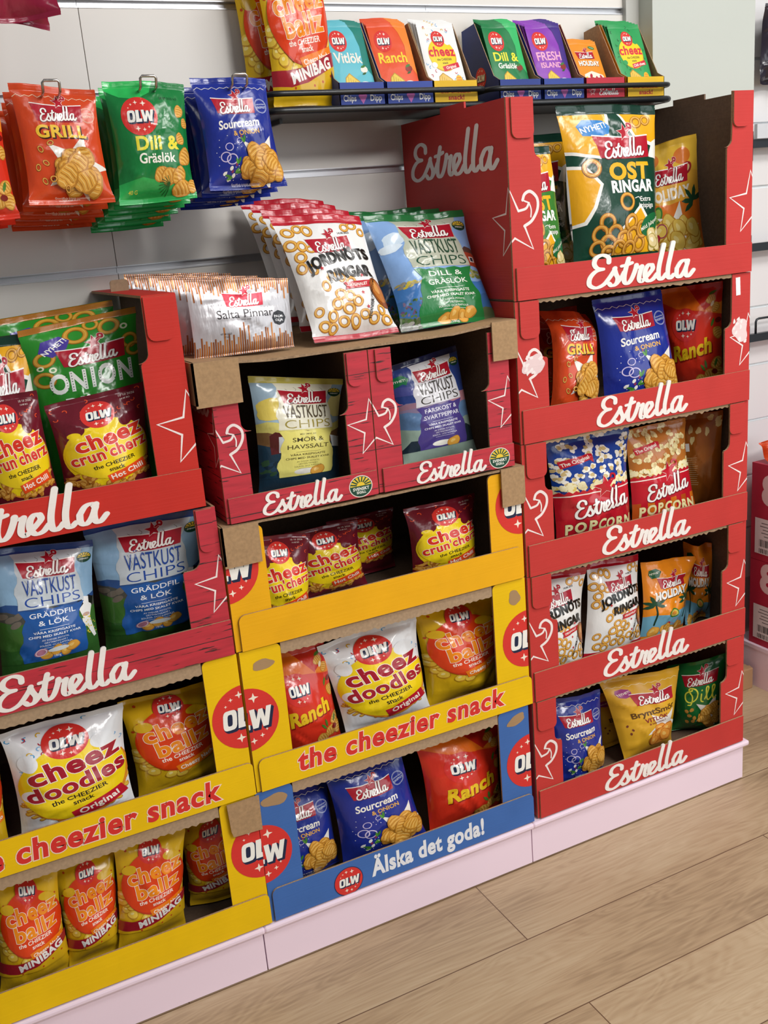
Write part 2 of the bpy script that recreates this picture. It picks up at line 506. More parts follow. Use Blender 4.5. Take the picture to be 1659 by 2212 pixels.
        s.poly(tr(Lp), '#f4f2ea'); s.poly(tr(Wp), '#f4f2ea')
        for x, y, k in ((-.38,.62,.07),(-.12,.72,.12),(.28,.66,.16),(-.55,.45,.05),(-.2,-.64,.15),(.15,-.7,.11),(.42,-.58,.08),(.58,-.42,.05)):
            s.poly([(cx+(x+a)*r, cy+(y+b)*r*sq) for a, b in star_pts(0, 0, k, .35, 4, 90)], '#f7ead8')
    def chip(s, x, y, r, rot, ridged=True, c1='#e0a444', c2='#bb7f2c', c3='#f0c670'):
        s.ell(x, y, r*1.06, r*.78*1.08, c2, rot, 18, .06)
        s.ell(x, y+r*.03, r*.98, r*.7, c1, rot, 18, .06)
        c, n = math.cos(math.radians(rot)), math.sin(math.radians(rot))
        if ridged:
            for q, k in enumerate((-.75, -.55, -.35, -.15, .05, .25, .45, .65)):
                a = k*r; hh = r*.6*math.sqrt(max(0, 1-k*k))
                s.line([(x+a*c+hh*n, y+a*n-hh*c), (x+(a+r*.1)*c, y+(a+r*.1)*n), (x+a*c-hh*n, y+a*n+hh*c)], r*.085, c3 if q % 2 == 0 else c2, False, taper=True)
        else:
            s.ell(x-r*.2, y+r*.15, r*.4, r*.25, c3, rot, 12, .1)
    def pile(s, cx, cy, w, h, n, r, ridged=True, **k):
        for i in range(n):
            a = s.rnd.random()*6.28; q = math.sqrt(s.rnd.random())
            s.chip(cx+q*w*math.cos(a), cy+q*h*math.sin(a), r*(.8+.4*s.rnd.random()), s.rnd.randint(0, 180), ridged, **k)
    def oring(s, x, y, r, sq=.85, rot=0, col='#d99a35', dk='#a8661c', lt='#edc26a', th=.45):
        s.ring(x, y, r*1.05, r*(1-th)*.95, dk, sq, rot); s.ring(x, y+r*.03, r*.98, r*(1-th)*1.08, col, sq, rot)
        s.ring(x, y+r*.05, r*.85, r*(1-th)*1.35, lt, sq, rot)
    def leaf(s, x, y, l, rot, col='#3f7d2e'):
        c, n = math.cos(math.radians(rot)), math.sin(math.radians(rot))
        s.poly([(x+a*c-b*n, y+a*n+b*c) for a, b in ((0,0),(l*.3,l*.16),(l*.7,l*.14),(l,0),(l*.65,-l*.15),(l*.3,-l*.13))], col)
    def cells(s):
        """grid lines (in uv) that the artwork and the bag surface share"""
        us = np.linspace(0, 1, 25)
        vs = np.concatenate([np.linspace(0, s.sb, 5), np.linspace(s.sb, 1-s.st, 31)[1:-1], np.linspace(1-s.st, 1, 6)])
        return us, vs
    def layers(s):
        """stacking height of every element: one above what it overlaps"""
        B = []; Lv = []
        for V, F, col in s.el:
            x0, y0 = V.min(0); x1, y1 = V.max(0); l = 0
            for (a0, b0, a1, b1), q in zip(B, Lv):
                if q >= l and a0 < x1 and x0 < a1 and b0 < y1 and y0 < b1: l = q+1
            B.append((x0, y0, x1, y1)); Lv.append(l)
        return Lv
    def cut(s, grid=True):
        if s.cut_cache is not None: return s.cut_cache
        bm = bmesh.new(); lay = bm.faces.layers.int.new('el')
        for k, (V, F, col) in enumerate(s.el):
            vs = [bm.verts.new((x, y, 0)) for x, y in V]
            for f in F:
                try:
                    fc = bm.faces.new([vs[i] for i in f]); fc[lay] = k
                except ValueError: pass
        def bis(co, no, outer=False, inner=False):
            g = list(bm.verts)+list(bm.edges)+list(bm.faces)
            bmesh.ops.bisect_plane(bm, geom=g, plane_co=co, plane_no=no, dist=1e-4, clear_outer=outer, clear_inner=inner)
        e = 0.02
        bis((e, 0, 0), (-1, 0, 0), True); bis((s.w-e, 0, 0), (1, 0, 0), True)
        bis((0, e, 0), (0, -1, 0), True); bis((0, s.h-e, 0), (0, 1, 0), True)
        us, vs_ = s.cells()
        if grid:
            for u in us[1:-1]: bis((u*s.w, 0, 0), (1, 0, 0))
            for v in vs_[1:-1]: bis((0, v*s.h, 0), (0, 1, 0))
        V = []; F = []; C = []; vl = []; tri = []
        LV = s.layers()
        for f in bm.faces:
            if f.calc_area() < 1e-5: continue
            k = f[lay]
            P = [(v.co.x/s.w, v.co.y/s.h) for v in f.verts]
            if f.normal.z < 0: P = P[::-1]
            parts = [(P, 0)]
            if grid:
                cx = sum(p[0] for p in P)/len(P); cy = sum(p[1] for p in P)/len(P)
                iu = min(len(us)-2, max(0, int(np.searchsorted(us, cx, 'right'))-1)); iv = min(len(vs_)-2, max(0, int(np.searchsorted(vs_, cy, 'right'))-1))
                du, dv = us[iu+1]-us[iu], vs_[iv+1]-vs_[iv]
                D = [(p[0]-us[iu])/du-(p[1]-vs_[iv])/dv for p in P]      # > 0: lower right triangle of the cell
                parts = []
                for sg in (1, -1):
                    Q = []
                    for i in range(len(P)):
                        a, b = P[i-1], P[i]; da, db = D[i-1]*sg, D[i]*sg
                        if (da > 1e-6 and db < -1e-6) or (da < -1e-6 and db > 1e-6):
                            t = da/(da-db); Q.append((a[0]+(b[0]-a[0])*t, a[1]+(b[1]-a[1])*t))
                        if db >= -1e-6: Q.append(b)
                    if len(Q) >= 3 and max(d*sg for d in D) > 1e-6: parts.append((Q, (iv*(len(us)-1)+iu)*2+(0 if sg > 0 else 1)))
            for Q, t in parts:
                n0 = len(V); V += Q; vl += [LV[k]]*len(Q); tri += [t]*len(Q)
                F.append(list(range(n0, n0+len(Q)))); C.append(k)
        bm.free()
        s.cut_cache = (np.array(V).reshape(-1, 2), F, C, np.array(vl), [e_[2] for e_ in s.el], np.array(tri, int))
        return s.cut_cache
    def flat(s, mb, origin, ex, ey, off=0.0004, step=0.00004, kind='card'):
        """lay the artwork on a flat face: origin is the canvas' lower left corner, ex/ey metres per full width/height"""
        V, F, C, vl, cols, _ = s.cut(False)
        if not len(V): return
        ex = Vector(ex); ey = Vector(ey); n = ex.cross(ey).normalized(); o = Vector(origin)
        P = [o+ex*float(u)+ey*float(v)+n*(off+step*float(k)) for (u, v), k in zip(V, vl)]
        base = len(mb.v); mb.v += [tuple(p) for p in P]
        for f, c in zip(F, C):
            mb.f.append([base+i for i in f]); mb.m.append(mb.mi(mat(cols[c], kind))); mb.smooth.append(False)
    def extruded(s, mb, origin, ex, ey, off, depth, kind='card'):
        for (V, F, col), q in zip(s.el, s.layers()):
            off_ = off+q*.00003; ex_ = Vector(ex)/s.w; ey_ = Vector(ey)/s.h; n = ex_.cross(ey_).normalized(); o = Vector(origin)
            A = [o+ex_*float(x)+ey_*float(y)+n*off_ for x, y in V]; B = [p-n*depth for p in A]
            m = mat(col, kind); k = len(A)
            mb.add(A+B, [f for f in F], m)
            cnt = {}
            for f in F:
                for i in range(len(f)):
                    e = (f[i], f[(i+1) % len(f)]); cnt[e] = 1
            side = [(a, k+a, k+b, b) for (a, b) in cnt if (b, a) not in cnt]
            mb.add(A+B, side, m)

# ------------------------------------------------------------------ the printed designs
OUTW = '#f6f1e6'
def zigzag(c, y, col='#e9e4da'):
    c.line([(2+i*9.4, y+(2.2 if i % 2 else -2.2)+1.2*math.sin(i*1.7)) for i in range(21)], 1.3, col, False)
def stamp(c, x, y, col='#c9d3ee'):
    c.ring(x, y, 19, 18, col); c.ring(x, y, 16.8, 16.2, col)
    c.text('GARANTERAT', x, y+4, 5.2, col, .01, rot=6); c.text('KRISPIGT', x, y-4, 8, col, .02, rot=6)
def whitestar(c, x, y, r, rot=100): c.poly(star_pts(x, y, r, .42, 5, rot), '#efe9df')
def hooks(c, cols, n, region, r=4.2):
    for i in range(n):
        x = region[0]+c.rnd.random()*(region[2]-region[0]); y = region[1]+c.rnd.random()*(region[3]-region[1]); a = c.rnd.random()*6.28
        c.line([(x+r*math.cos(a+t), y+r*math.sin(a+t)) for t in (0, .8, 1.6, 2.4, 3.1)], r*.5, cols[i % len(cols)])
def estr(bg, name=None, seal=None):
    c = Cv(200, 280, bg, kind='foil')
    if seal: c.band(0, 14, seal); c.band(262, 280, seal)
    return c
D = {}
def d_sour():
    c = Cv(200, 280, '#20308f')
    zigzag(c, 252)
    whitestar(c, 146, 66, 72, 62)
    stamp(c, 170, 206)
    c.badge(92, 206, 104)
    c.text('Sourcream', 96, 160, 30, '#f3efe6', .022, shear=.18, rot=4, width=112)
    c.text('& ONION', 112, 138, 17, '#e2ab4d', .02, rot=4)
    for x, y, r in ((58,104,11),(46,80,14),(62,74,15),(88,118,8)): c.ring(x, y, r, r*.8, '#cfc3e6', .9, 20)
    for x, y in ((40,40),(62,34),(75,44),(58,52),(50,26)): c.ell(x, y, 6, 4, '#efece2', x)
    for i in range(30): c.ell(22+c.rnd.random()*90, 22+c.rnd.random()*110, 1.2, 1.2, '#dfe0ea', n=6)
    for x, y in ((72,60),(60,44),(82,42),(94,128)): c.rect(x, y, 7, 5, '#8d2f55', x)
    for x, y, a in ((66,40,10),(75,60,60),(84,34,-20),(100,112,80),(60,30,160)): c.leaf(x, y, 22, a); c.leaf(x, y, 18, a+35, '#57983c')
    c.pile(142, 54, 42, 34, 18, 24)
    c.text('Finräfflade krispiga potatischips', 96, 17, 6.2, '#dfe0f0', 0)
    c.text('med smak av gräddfil och lök', 96, 9.5, 6.2, '#dfe0f0', 0)
    return c
def d_grill():
    c = Cv(200, 280, '#d2481f')
    zigzag(c, 252, '#f1d9b8')
    whitestar(c, 122, 88, 84, 68)
    stamp(c, 172, 212, '#f0c9b0')
    c.badge(98, 214, 112)
    c.text('GRILL', 98, 168, 40, '#f2c43a', .035, sx=1.0, out=('#35180f', .014, (2.6, -2.6)), width=124)
    c.pile(128, 76, 42, 36, 18, 26)
    for x, y in ((40,128),(28,86),(48,96),(60,60),(40,54),(92,38),(66,142)): c.oring(x, y, 9, .7, x*3, '#cf8a30', '#5a2c10')
    c.text('Grovräfflade krispiga potatischips', 100, 20, 6.2, '#fbe6d4'); c.text('med smak av lök', 100, 12, 6.2, '#fbe6d4')
    return c
def d_brynt():
    c = Cv(200, 280, '#dba62a', kind='matte_foil')
    zigzag(c, 246, '#f3e5b5')
    c.poly([(38+22*math.cos(a)*(1 if i % 2 else .9), 222+16*math.sin(a)) for i, a in enumerate([k*.785 for k in range(8)])], '#9a2a78')
    c.text('NYHET!', 38, 222, 10, '#f7ead8', .02, rot=14)
    whitestar(c, 136, 82, 66, 60)
    c.badge(110, 194, 112)
    c.text('BryntSmör', 104, 142, 30, '#5f3d10', .028, rot=6, width=136)
    c.text('VITLÖK', 108, 114, 22, '#8a1f2b', .025, rot=6, width=74); c.text('& HAVSSALT', 112, 98, 10, '#8a1f2b', .02, rot=6)
    c.pile(122, 50, 44, 26, 16, 22, False, c1='#e5963a', c2='#bd6a1e', c3='#f1bd62')
    for x, y in ((36,84),(30,70),(24,100)): c.ell(x, y, 5, 3, '#7a3b2a', x*3)
    return c
def d_dille():
    c = Cv(200, 280, '#1a6a33')
    whitestar(c, 150, 80, 66, 70)
    c.badge(112, 214, 116)
    c.line([(84,178),(60,168),(58,142),(74,128),(98,140),(104,166),(92,182),(72,182),(84,150),(78,120),(66,118)], 5, '#dfe04a')
    c.line([(118,158),(116,132),(124,126)], 5, '#dfe04a'); c.ell(120, 172, 3, 3, '#dfe04a', n=10)
    for x in (138, 160): c.line([(x-8,136),(x+6,170),(x+4,182),(x-2,176),(x,140),(x+6,130),(x+12,136)], 5, '#dfe04a')
    c.pile(152, 64, 30, 44, 14, 20)
    for x, y in ((60,90),(80,96),(70,70),(90,60),(84,44),(60,40)): c.chip(x, y, 9, x*5)
    return c
def d_ranch(sc=1):
    c = Cv(200, 280, '#d7331f')
    c.poly([(0,280),(0,250),(60,222),(140,210),(200,196),(200,280)], '#e8701c')
    c.poly([(90,280),(150,210),(200,230),(200,280)], '#c92a1e')
    c.poly([(150,212),(200,196),(200,226),(176,228)], '#ef8a2a')
    c.olw(86, 178, 44)
    c.text('Ranch', 104, 108, 56, '#8f1a14', .05, shear=.25, rot=10, width=134)
    c.el[-1] = (c.el[-1][0]+np.array((2.5, -3)), c.el[-1][1], c.el[-1][2])
    c.text('Ranch', 104, 108, 56, '#f0c51f', .045, shear=.25, rot=10, width=132)
    for x, y, r, a in ((168,238,14,20),(182,216,13,70),(188,150,16,110),(182,70,18,40),(160,40,20,10),(186,40,18,80),(128,26,20,20)): c.chip(x, y, r, a)
    for x, y, a in ((160,250,20),(178,190,250),(176,60,70),(150,56,100),(146,50,130)): c.leaf(x, y, 26, a, '#4d7a2c')
    for x, y in ((174,48),(190,182)): c.ell(x, y, 9, 7, '#7b1713', x)
    c.ell(172, 226, 8, 4, '#f0e2c0', 60)
    return c
def d_dillo():
    c = Cv(200, 280, '#17793a')
    c.poly([(0,280),(0,258),(30,242),(70,236),(104,252),(116,280)], '#2fbf5c')
    c.poly([(0,0),(0,46),(60,58),(120,44),(200,30),(200,0)], '#2aa651')
    c.text('28 09 2025 H3', 150, 238, 8, '#0c3f20', .01)
    c.olw(70, 196, 45)
    c.text('Dill &', 106, 132, 44, '#e7da2c', .035, width=116)
    c.text('Gräslök', 102, 98, 32, '#f4f1e4', .02, width=100)
    for x, y, r, a in ((176,208,15,80),(190,180,12,100),(172,142,14,110),(182,100,22,60),(110,62,20,30),(134,56,24,15),(158,56,22,60),(162,26,24,20),(192,30,16,70)): c.chip(x, y, r, a)
    for a in range(100, 260, 18): c.line([(132,40),(132+30*math.cos(math.radians(a)),34+24*math.sin(math.radians(a)))], 1.6, '#1d5a26', False)
    c.text('40 G', 34, 26, 12, '#d9d24a', .01)
    return c
def d_crunch():
    c = Cv(200, 280, '#6a1826')
    hooks(c, ['#e5502a'], 34, (8, 130, 192, 268))
    c.ell(105, 108, 94, 98, '#e0922e', n=40); c.ell(101, 112, 94, 96, '#f2d21c', n=44)
    c.ell(40, 190, 20, 18, '#6a1826'); c.ell(150, 196, 16, 20, '#6a1826'); c.ell(62, 206, 26, 14, '#6a1826')
    c.ell(172, 152, 10, 10, '#5a1420'); c.ell(36, 176, 14, 9, '#f2d21c')
    for i in range(46):
        x = 8+c.rnd.random()*184; y = 6+c.rnd.random()*40+abs(x-100)**2/300
        c.ell(x, y, 11, 6, '#b87226', c.rnd.randint(0, 180), 12, .1); c.ell(x+1, y+1.5, 8.5, 4, '#e3a94e', c.rnd.randint(0, 180), 10)
    c.ell(101, 112, 90, 74, '#f2d21c', n=40)
    c.olw(94, 222, 36)
    c.text('cheez', 106, 154, 60, '#d8331f', .036, rot=10, out=(OUTW, .024), width=152)
    c.text("crun'cherz", 104, 113, 46, '#d8331f', .034, rot=10, out=(OUTW, .024), width=174)
    c.text('the CHEEZIER', 110, 80, 16, '#1a1410', .015, rot=8); c.text('snack', 112, 64, 16, '#1a1410', .015, rot=8)
    c.poly([(88,46),(96,22),(186,46),(178,74)], '#ea4d1e'); c.text('Hot Chili', 136, 47, 20, '#fbeee0', .03, rot=14)
    c.text('10 10 2026', 160, 258, 8, '#e8d8d0'); c.text('14.48 BO', 156, 249, 6, '#e8d8d0')
    return c
def d_doodles():
    c = Cv(200, 280, '#eceef0')
    hooks(c, ['#4a9fd0', '#e0b53a', '#b0283c', '#7fb2dd'], 26, (8, 150, 194, 268))
    for i in range(50):
        x = 6+c.rnd.random()*190; y = 8+c.rnd.random()*34+(abs(x-100)/100)**2*50
        c.line([(x, y), (x+9, y+6), (x+18, y+2)], 8, '#c07a28'); c.line([(x, y+1), (x+9, y+7), (x+18, y+3)], 5.4, '#eac04a')
    c.ell(106, 112, 96, 104, '#dd8a2a', n=40); c.ell(101, 118, 96, 102, '#f4d41a', n=44)
    c.ell(158, 204, 22, 20, '#eceef0'); c.ell(178, 168, 15, 15, '#eceef0'); c.ell(28, 190, 16, 22, '#eceef0')
    c.ell(22, 100, 14, 16, '#eceef0')
    c.olw(96, 222, 40)
    c.text('cheez', 102, 162, 66, '#a3182a', .036, rot=10, out=(OUTW, .024), width=166)
    c.text('doodles', 104, 112, 56, '#a3182a', .036, rot=10, out=(OUTW, .024), width=180)
    c.text('the CHEEZIER', 104, 78, 17, '#1a1410', .015, rot=8); c.text('snack', 108, 62, 17, '#1a1410', .015, rot=8)
    c.poly([(84,36),(92,10),(192,36),(180,66)], '#bf1f30'); c.text('Original', 136, 38, 22, '#fbeee0', .03, rot=14)
    return c
def d_ballz(mini=False):
    c = Cv(200, 280, '#e0b41c')
    for i in range(16): c.ell(c.rnd.random()*200, 150+c.rnd.random()*120, 3.5, 3.5, '#c4491c', n=10)
    for i in range(44):
        x = 4+c.rnd.random()*192; y = 34+c.rnd.random()*50+(abs(x-100)/100)**2*60
        c.ell(x, y, 15, 14, '#c48f24', 0, 16, .05); c.ell(x-1, y+1.5, 13, 12, '#ecc84a', 0, 16, .06); c.ell(x-3, y+4, 5, 4, '#f8e592', 20, 10)
    c.ell(106, 142, 93, 94, '#c4381a', n=40); c.ell(103, 147, 93, 92, '#de3f12', n=44)
    c.ell(168, 200, 17, 17, '#e0b41c'); c.ell(34, 196, 20, 14, '#e0b41c'); c.ell(152, 212, 20, 12, '#e0b41c'); c.ell(176, 176, 8, 8, '#e0b41c')
    c.olw(98, 236, 34)
    c.text('cheez', 104, 178, 62, '#ef8a10', .034, rot=8, out=(OUTW, .018), width=160)
    c.text('ballz', 110, 130, 62, '#ef8a10', .034, rot=8, out=(OUTW, .018), width=130)
    c.text('the CHEEZIER', 106, 97, 17, '#fbeee0', .015, rot=6); c.text('snack', 112, 82, 17, '#fbeee0', .015, rot=6)
    c.poly([(84,64),(92,40),(196,62),(190,88)], '#ef7f18'); c.text('Cheezy Nacho', 142, 63, 15, '#fbeee0', .03, rot=11)
    if mini:
        c.poly([(0,10),(0,42),(40,40),(100,46),(200,78),(200,50),(100,14),(50,6)], '#a3202c')
        c.text('MINIBAG', 118, 38, 32, '#f4efe8', .045, rot=14, width=136)
        c.poly([(0,0),(0,10),(50,6),(100,14),(200,50),(200,0)], '#dcae1c')
        for x, y in ((120,8),(150,16),(60,4),(180,28)): c.ell(x, y, 3, 3, '#c4491c', n=8)
    return c
def d_vast(lab, dark, seal, sky, low, t1, t2, tcol, extra, ink, nyhet=False):
    c = Cv(200, 280, sky)
    c.low = low[-1][0]
    r = c.rnd
    c.poly([(0,280),(0,190),(60,180),(130,200),(200,185),(200,280)], sky)
    for k, (col, y) in enumerate(low): c.poly([(0,0)]+[(i*20, y+7*math.sin(i*1.3+k)) for i in range(11)][::1]+[(200,0)], col)
    extra(c)
    c.band(262, 280, seal)
    L = [(46+3*math.sin(i*1.7)+5*math.sin(i*.6)+(-4 if i > 12 else 0), 262-i*13) for i in range(21)]
    Rr = [(170+3*math.sin(i*1.3+1)+6*math.sin(i*.7+2), 262-i*13) for i in range(21)]
    Lm = [p for p in L if p[1] > 120]; Rm = [p for p in Rr if p[1] > 120]
    Ld = [p for p in L if p[1] <= 134]; Rd = [p for p in Rr if p[1] <= 134]
    c.poly(Lm[::-1]+[(58+i*0, 262) for i in range(0)]+Rm, lab)
    tear = [(Ld[0][0]+(Rd[0][0]-Ld[0][0])*i/10, 128+2.5*math.sin(i*2.1)) for i in range(11)]
    c.poly(tear+Rd[1:]+[(168,0),(42,0)]+Ld[1:][::-1], dark)
    for k in range(5):
        x, y = 70+k*20, 246+5*math.sin(k*2); c.line([(x, y), (x+5, y-5), (x+2, y-11), (x+9, y-15)], .8, '#6b6a62')
    c.line([(150,240),(156,220),(150,200),(158,180),(152,160)], .8, '#6b6a62'); c.line([(64,200),(70,180),(64,165)], .8, '#6b6a62')
    c.badge(108, 224, 100)
    c.text('VÄSTKUST', 110, 180, 52, ink, .0, width=104)
    c.text('CHIPS', 112, 146, 34, ink if t2 != 'HAVSSALT' else '#9a8a34', -.008, width=112)
    n = 116
    if t2 == 'HAVSSALT': c.text('MED SMAK AV', 108, n+2, 6, tcol, .01); n -= 12
    c.text(t1, 108, n-2, 17, tcol, .008, width=min(94, 12.5*len(t1))); c.text(t2, 108, n-22, 17, tcol, .008, width=min(104, 12.5*len(t2)))
    n -= 36
    c.rect(108, n, 60, .8, tcol)
    for s_, k in (('VÅRA KRISPIGASTE', 8), ('CHIPS MED SKALET KVAR', 18)): c.text(s_, 108, n-k, 8, tcol, .02, width=86 if k == 8 else 108)
    for s_, k in (('AV SVENSK POTATIS,', 28), ('GRYTFRITERADE I', 35), ('SOLROS- OCH RAPSOLJA', 42)): c.text(s_, 108, n-k, 6, tcol, 0)
    c.rect(108, n-48, 50, .7, tcol)
    if dark in ('#2458a0', '#217a3c'):
        for x, y, a in ((88,14,20),(108,22,60),(126,16,110),(142,24,30)): c.chip(x, y, 14, a, False)
        if dark == '#2458a0':
            c.ell(112, 24, 22, 6, '#dfe2e0'); c.ell(76, 22, 14, 9, '#b7798f', 20); c.ring(76, 22, 12, 10, '#e9d4dc', .7, 20)
        c.text('180g', 108, 7, 8, tcol)
    else:
        c.ell(100, 12, 26, 8, '#eeeade', 0); c.chip(132, 10, 18, 20, False)
    # round quality mark: sun over green field
    x, y = 182, 238
    c.ell(x, y, 15, 13, '#17402f'); c.poly([(x-13, y+1)]+[(x+13*math.cos(a), y+1+11*math.sin(a)) for a in np.linspace(3.14, 0, 12)], '#e9c63a')
    for a in np.linspace(.3, 2.84, 6): c.line([(x+5*math.cos(a), y+1+4*math.sin(a)), (x+12*math.cos(a), y+1+10.5*math.sin(a))], 1.5, '#17402f', False)
    c.text('SVENSKT', x, y-4, 4.6, '#f1efe4', .02)
    if nyhet: c.poly([(0,238),(24,242),(40,226),(30,208),(22,214),(0,206)], '#1f7a4a'); c.text('NYHET!', 14, 225, 10, '#f0f0e8', .02)
    return c
def ex_cow(c):
    c.poly([(160,120),(172,140),(188,136),(192,110),(186,84),(172,82)], '#f0efec'); c.poly([(160,128),(170,142),(174,120),(166,112)], '#161616'); c.poly([(186,140),(197,132),(194,112),(186,120)], '#161616')
    c.poly([(168,84),(186,84),(190,60),(196,30),(190,28),(178,60),(170,64)], '#e9e8e2'); c.ell(178, 92, 8, 5, '#caa79a')
    for i in range(40): c.ell(164+c.rnd.random()*34, 40+c.rnd.random()*50, 1.6, 1.6, '#d8c23a', n=6)
    for x, y in ((10,120),(26,112),(40,118),(34,98)): c.ell(x, y, 12, 7, '#6f675c', x)
def ex_house(c):
    c.poly([(166,170),(200,164),(200,128),(164,132)], '#a8442e'); c.poly([(162,168),(178,182),(204,176),(204,164)], '#5b4038'); c.rect(186, 148, 12, 14, '#efeee6'); c.rect(186, 148, 8, 10, '#2a3440')
    for i in range(60): c.ell(3+c.rnd.random()*52, 14+c.rnd.random()*50, 3.4, 2.2, c.rnd.choice(['#4c6a35', '#6a4a72', '#39552b', '#7b6a8a', '#58743e']), c.rnd.randint(0, 180), 8)
    for i in range(24): c.ell(c.rnd.random()*56, 92+c.rnd.random()*12, 5, 3, c.rnd.choice(['#a89a62', '#c4b23c', '#8f8a7a']), 10, 8)
    for i in range(24): c.ell(4+c.rnd.random()*54, 2+c.rnd.random()*14, 7, 4, c.rnd.choice(['#8d8d88', '#77786f', '#a3a49c']), 10, 8)
    c.ell(34, 210, 26, 16, '#cfe0ee', 20, 16, .1); c.ell(20, 190, 22, 10, '#dbe8f2', 10, 14, .1)
    for i in range(16): c.ell(162+c.rnd.random()*38, 100+c.rnd.random()*22, 6, 4, c.rnd.choice(['#8a9a4a', '#a39a70', '#6d7a40']), 10, 8)
def ex_dusk(c):
    c.poly([(0,210),(60,196),(60,170),(0,180)], '#4a4f96'); c.poly([(140,150),(200,150),(200,120),(140,124)], '#b9828c'); c.poly([(0,150),(60,148),(60,132),(0,134)], '#9a7486')
    c.poly([(0,10),(20,34),(50,30),(70,0),(0,0)], '#22303c'); c.poly([(150,20),(176,54),(200,40),(200,0),(150,0)], '#26323a')
def ex_smor(c):
    c.ell(40, 190, 40, 30, '#e6cf62', 10, 20, .1); c.ell(186, 200, 20, 40, '#e3d88a', 0, 16, .1)
    c.poly([(22,118),(34,128),(56,122),(56,70),(24,66)], '#5a2222'); c.rect(48, 92, 14, 44, '#cfd4d8')
    c.poly([(165,110),(200,100),(200,70),(170,76)], '#d6dde2')
    for i in range(30): c.ell(c.rnd.random()*56, 8+c.rnd.random()*40, 9, 5, c.rnd.choice(['#26425a', '#1d3040', '#35523a']), 30, 8)
def d_jord():
    c = Cv(200, 280, '#ecebe8')
    for x, y, r, a in ((20,238,14,0),(44,246,12,40),(62,240,14,80),(14,208,15,20),(36,204,13,70),(24,180,14,30),(52,196,11,0),(18,156,13,60),(40,150,12,100),(150,246,12,30),(170,252,12,0),(188,236,11,70),
        (74,132,12,20),(98,128,11,60),(118,116,14,40),(56,112,13,70),(84,92,14,0),(104,86,13,50),(70,72,15,30),(94,60,15,0),(120,74,14,30),(52,48,14,60),(76,36,14,0),(104,34,15,80),(130,46,13,10),(150,36,14,30),(174,52,13,60),(182,30,14,0),(30,30,14,0),(24,60,12,40),(48,24,12,40)):
        c.oring(x, y, r, .82, a)
    c.badge(100, 206, 92, rot=4)
    c.ell(131, 193, 4.6, 4.2, '#17140f', n=12); c.ell(142, 195, 4.6, 4.2, '#17140f', n=12)
    c.text('JORDNOTS', 108, 166, 34, '#17140f', .045, rot=9, arc=9, width=158)
    c.text('RINGAR', 122, 134, 34, '#17140f', .045, rot=6, arc=4, width=112)
    c.poly([(98,116),(102,108),(98,100),(166,106),(162,112),(168,120)], '#c1202c'); c.text('ORIGINALET', 132, 110.5, 8.5, '#f6ece4', .03, rot=4)
    c.ell(184, 90, 18, 36, '#8a4a1c', 20); c.ell(183, 94, 13, 27, '#b8702e', 20); c.ell(180, 102, 5, 14, '#d79a58', 20)
    for x, y in ((140,92),(58,150),(142,60),(90,196),(150,130)): c.poly(star_pts(x, y, 5, .42), '#c1202c')
    c.text('VEGANSKA...', 150, 58, 9, '#17140f', .02, rot=62)
    c.text('MED JORDNÖTSSMÖR', 166, 96, 7, '#17140f', .02, rot=66)
    c.text('14.08.2025', 142, 232, 7, '#2a2622', .01, rot=6)
    c.band(258, 280, '#b8182a'); c.band(0, 13, '#b3162a')
    return c
def d_ost(txt='OST', t2='RINGAR', bg='#15402f'):
    c = Cv(200, 280, bg)
    c.poly([(0,262),(0,190),(60,178),(84,220),(92,262)], '#f0ece4'); c.poly([(0,262),(0,196),(58,184),(80,222),(87,262)], '#e9a91c')
    c.poly([(112,262),(140,214),(200,196),(200,262)], '#f0ece4'); c.poly([(118,262),(144,219),(200,204),(200,262)], '#e9a91c')
    c.poly([(0,170),(30,166),(58,132),(40,90),(20,60),(0,56)], '#f0ece4'); c.poly([(0,164),(28,160),(51,131),(34,92),(16,66),(0,62)], '#e9a91c')
    c.poly([(90,50),(140,92),(170,50),(200,30),(200,0),(60,0)], '#f0ece4'); c.poly([(96,50),(139,84),(166,46),(200,24),(200,0),(70,0)], '#e9a91c')
    c.poly([(186,210),(200,216),(200,176),(170,180)], '#f0ece4')
    c.poly([(26,240),(40,252),(78,250),(90,238),(84,224),(74,222),(70,212),(62,220),(34,222)], '#2f7fc4'); c.text('NYHET!', 57, 236, 15, '#f4f2ea', .02, rot=12)
    c.oring(150, 246, 14, .8, 20, '#c98a2e', '#7d4c14'); c.oring(174, 250, 12, .8, 20, '#c98a2e', '#7d4c14')
    c.badge(112, 200, 112)
    if txt == 'OST': c.text(txt, 118, 152, 42, '#efb01e', .045, width=92)
    else: c.text(txt, 118, 152, 40, '#efb01e', .05, width=120)
    c.text(t2, 122, 124, 30, '#f4f1ea', .045, width=100)
    c.oring(40, 162, 18, .95, 20, '#c98a2e', '#7d4c14'); c.oring(104, 96, 17, 1, 0, '#d99a35', '#8a5417', th=.35)
    c.text('Extra', 152, 100, 13, '#f4f1ea', .01); c.text('krispiga', 154, 88, 13, '#f4f1ea', .01); c.line([(124,102),(134,104),(140,98)], 1.4, '#f4f1ea')
    for x, y, r in ((58,60,18),(44,40,17),(76,40,18),(60,22,18),(96,28,19),(84,12,18),(112,58,17),(118,34,18),(134,18,17),(108,10,17),(40,14,16),(142,44,17),(60,4,16)): c.oring(x, y, r, .9, x*2, '#d08f30', '#8a5417', '#e7b864', .42)
    c.ell(168, 52, 30, 20, '#1f6a3c', 25); c.text('Mild Jalapeño', 166, 54, 11, '#f0ebd8', .01, rot=24)
    c.pile(180, 22, 18, 20, 9, 15, False, c1='#ecd59a', c2='#b4a04c', c3='#faf0cf')
    c.band(262, 280, '#16382c')
    return c
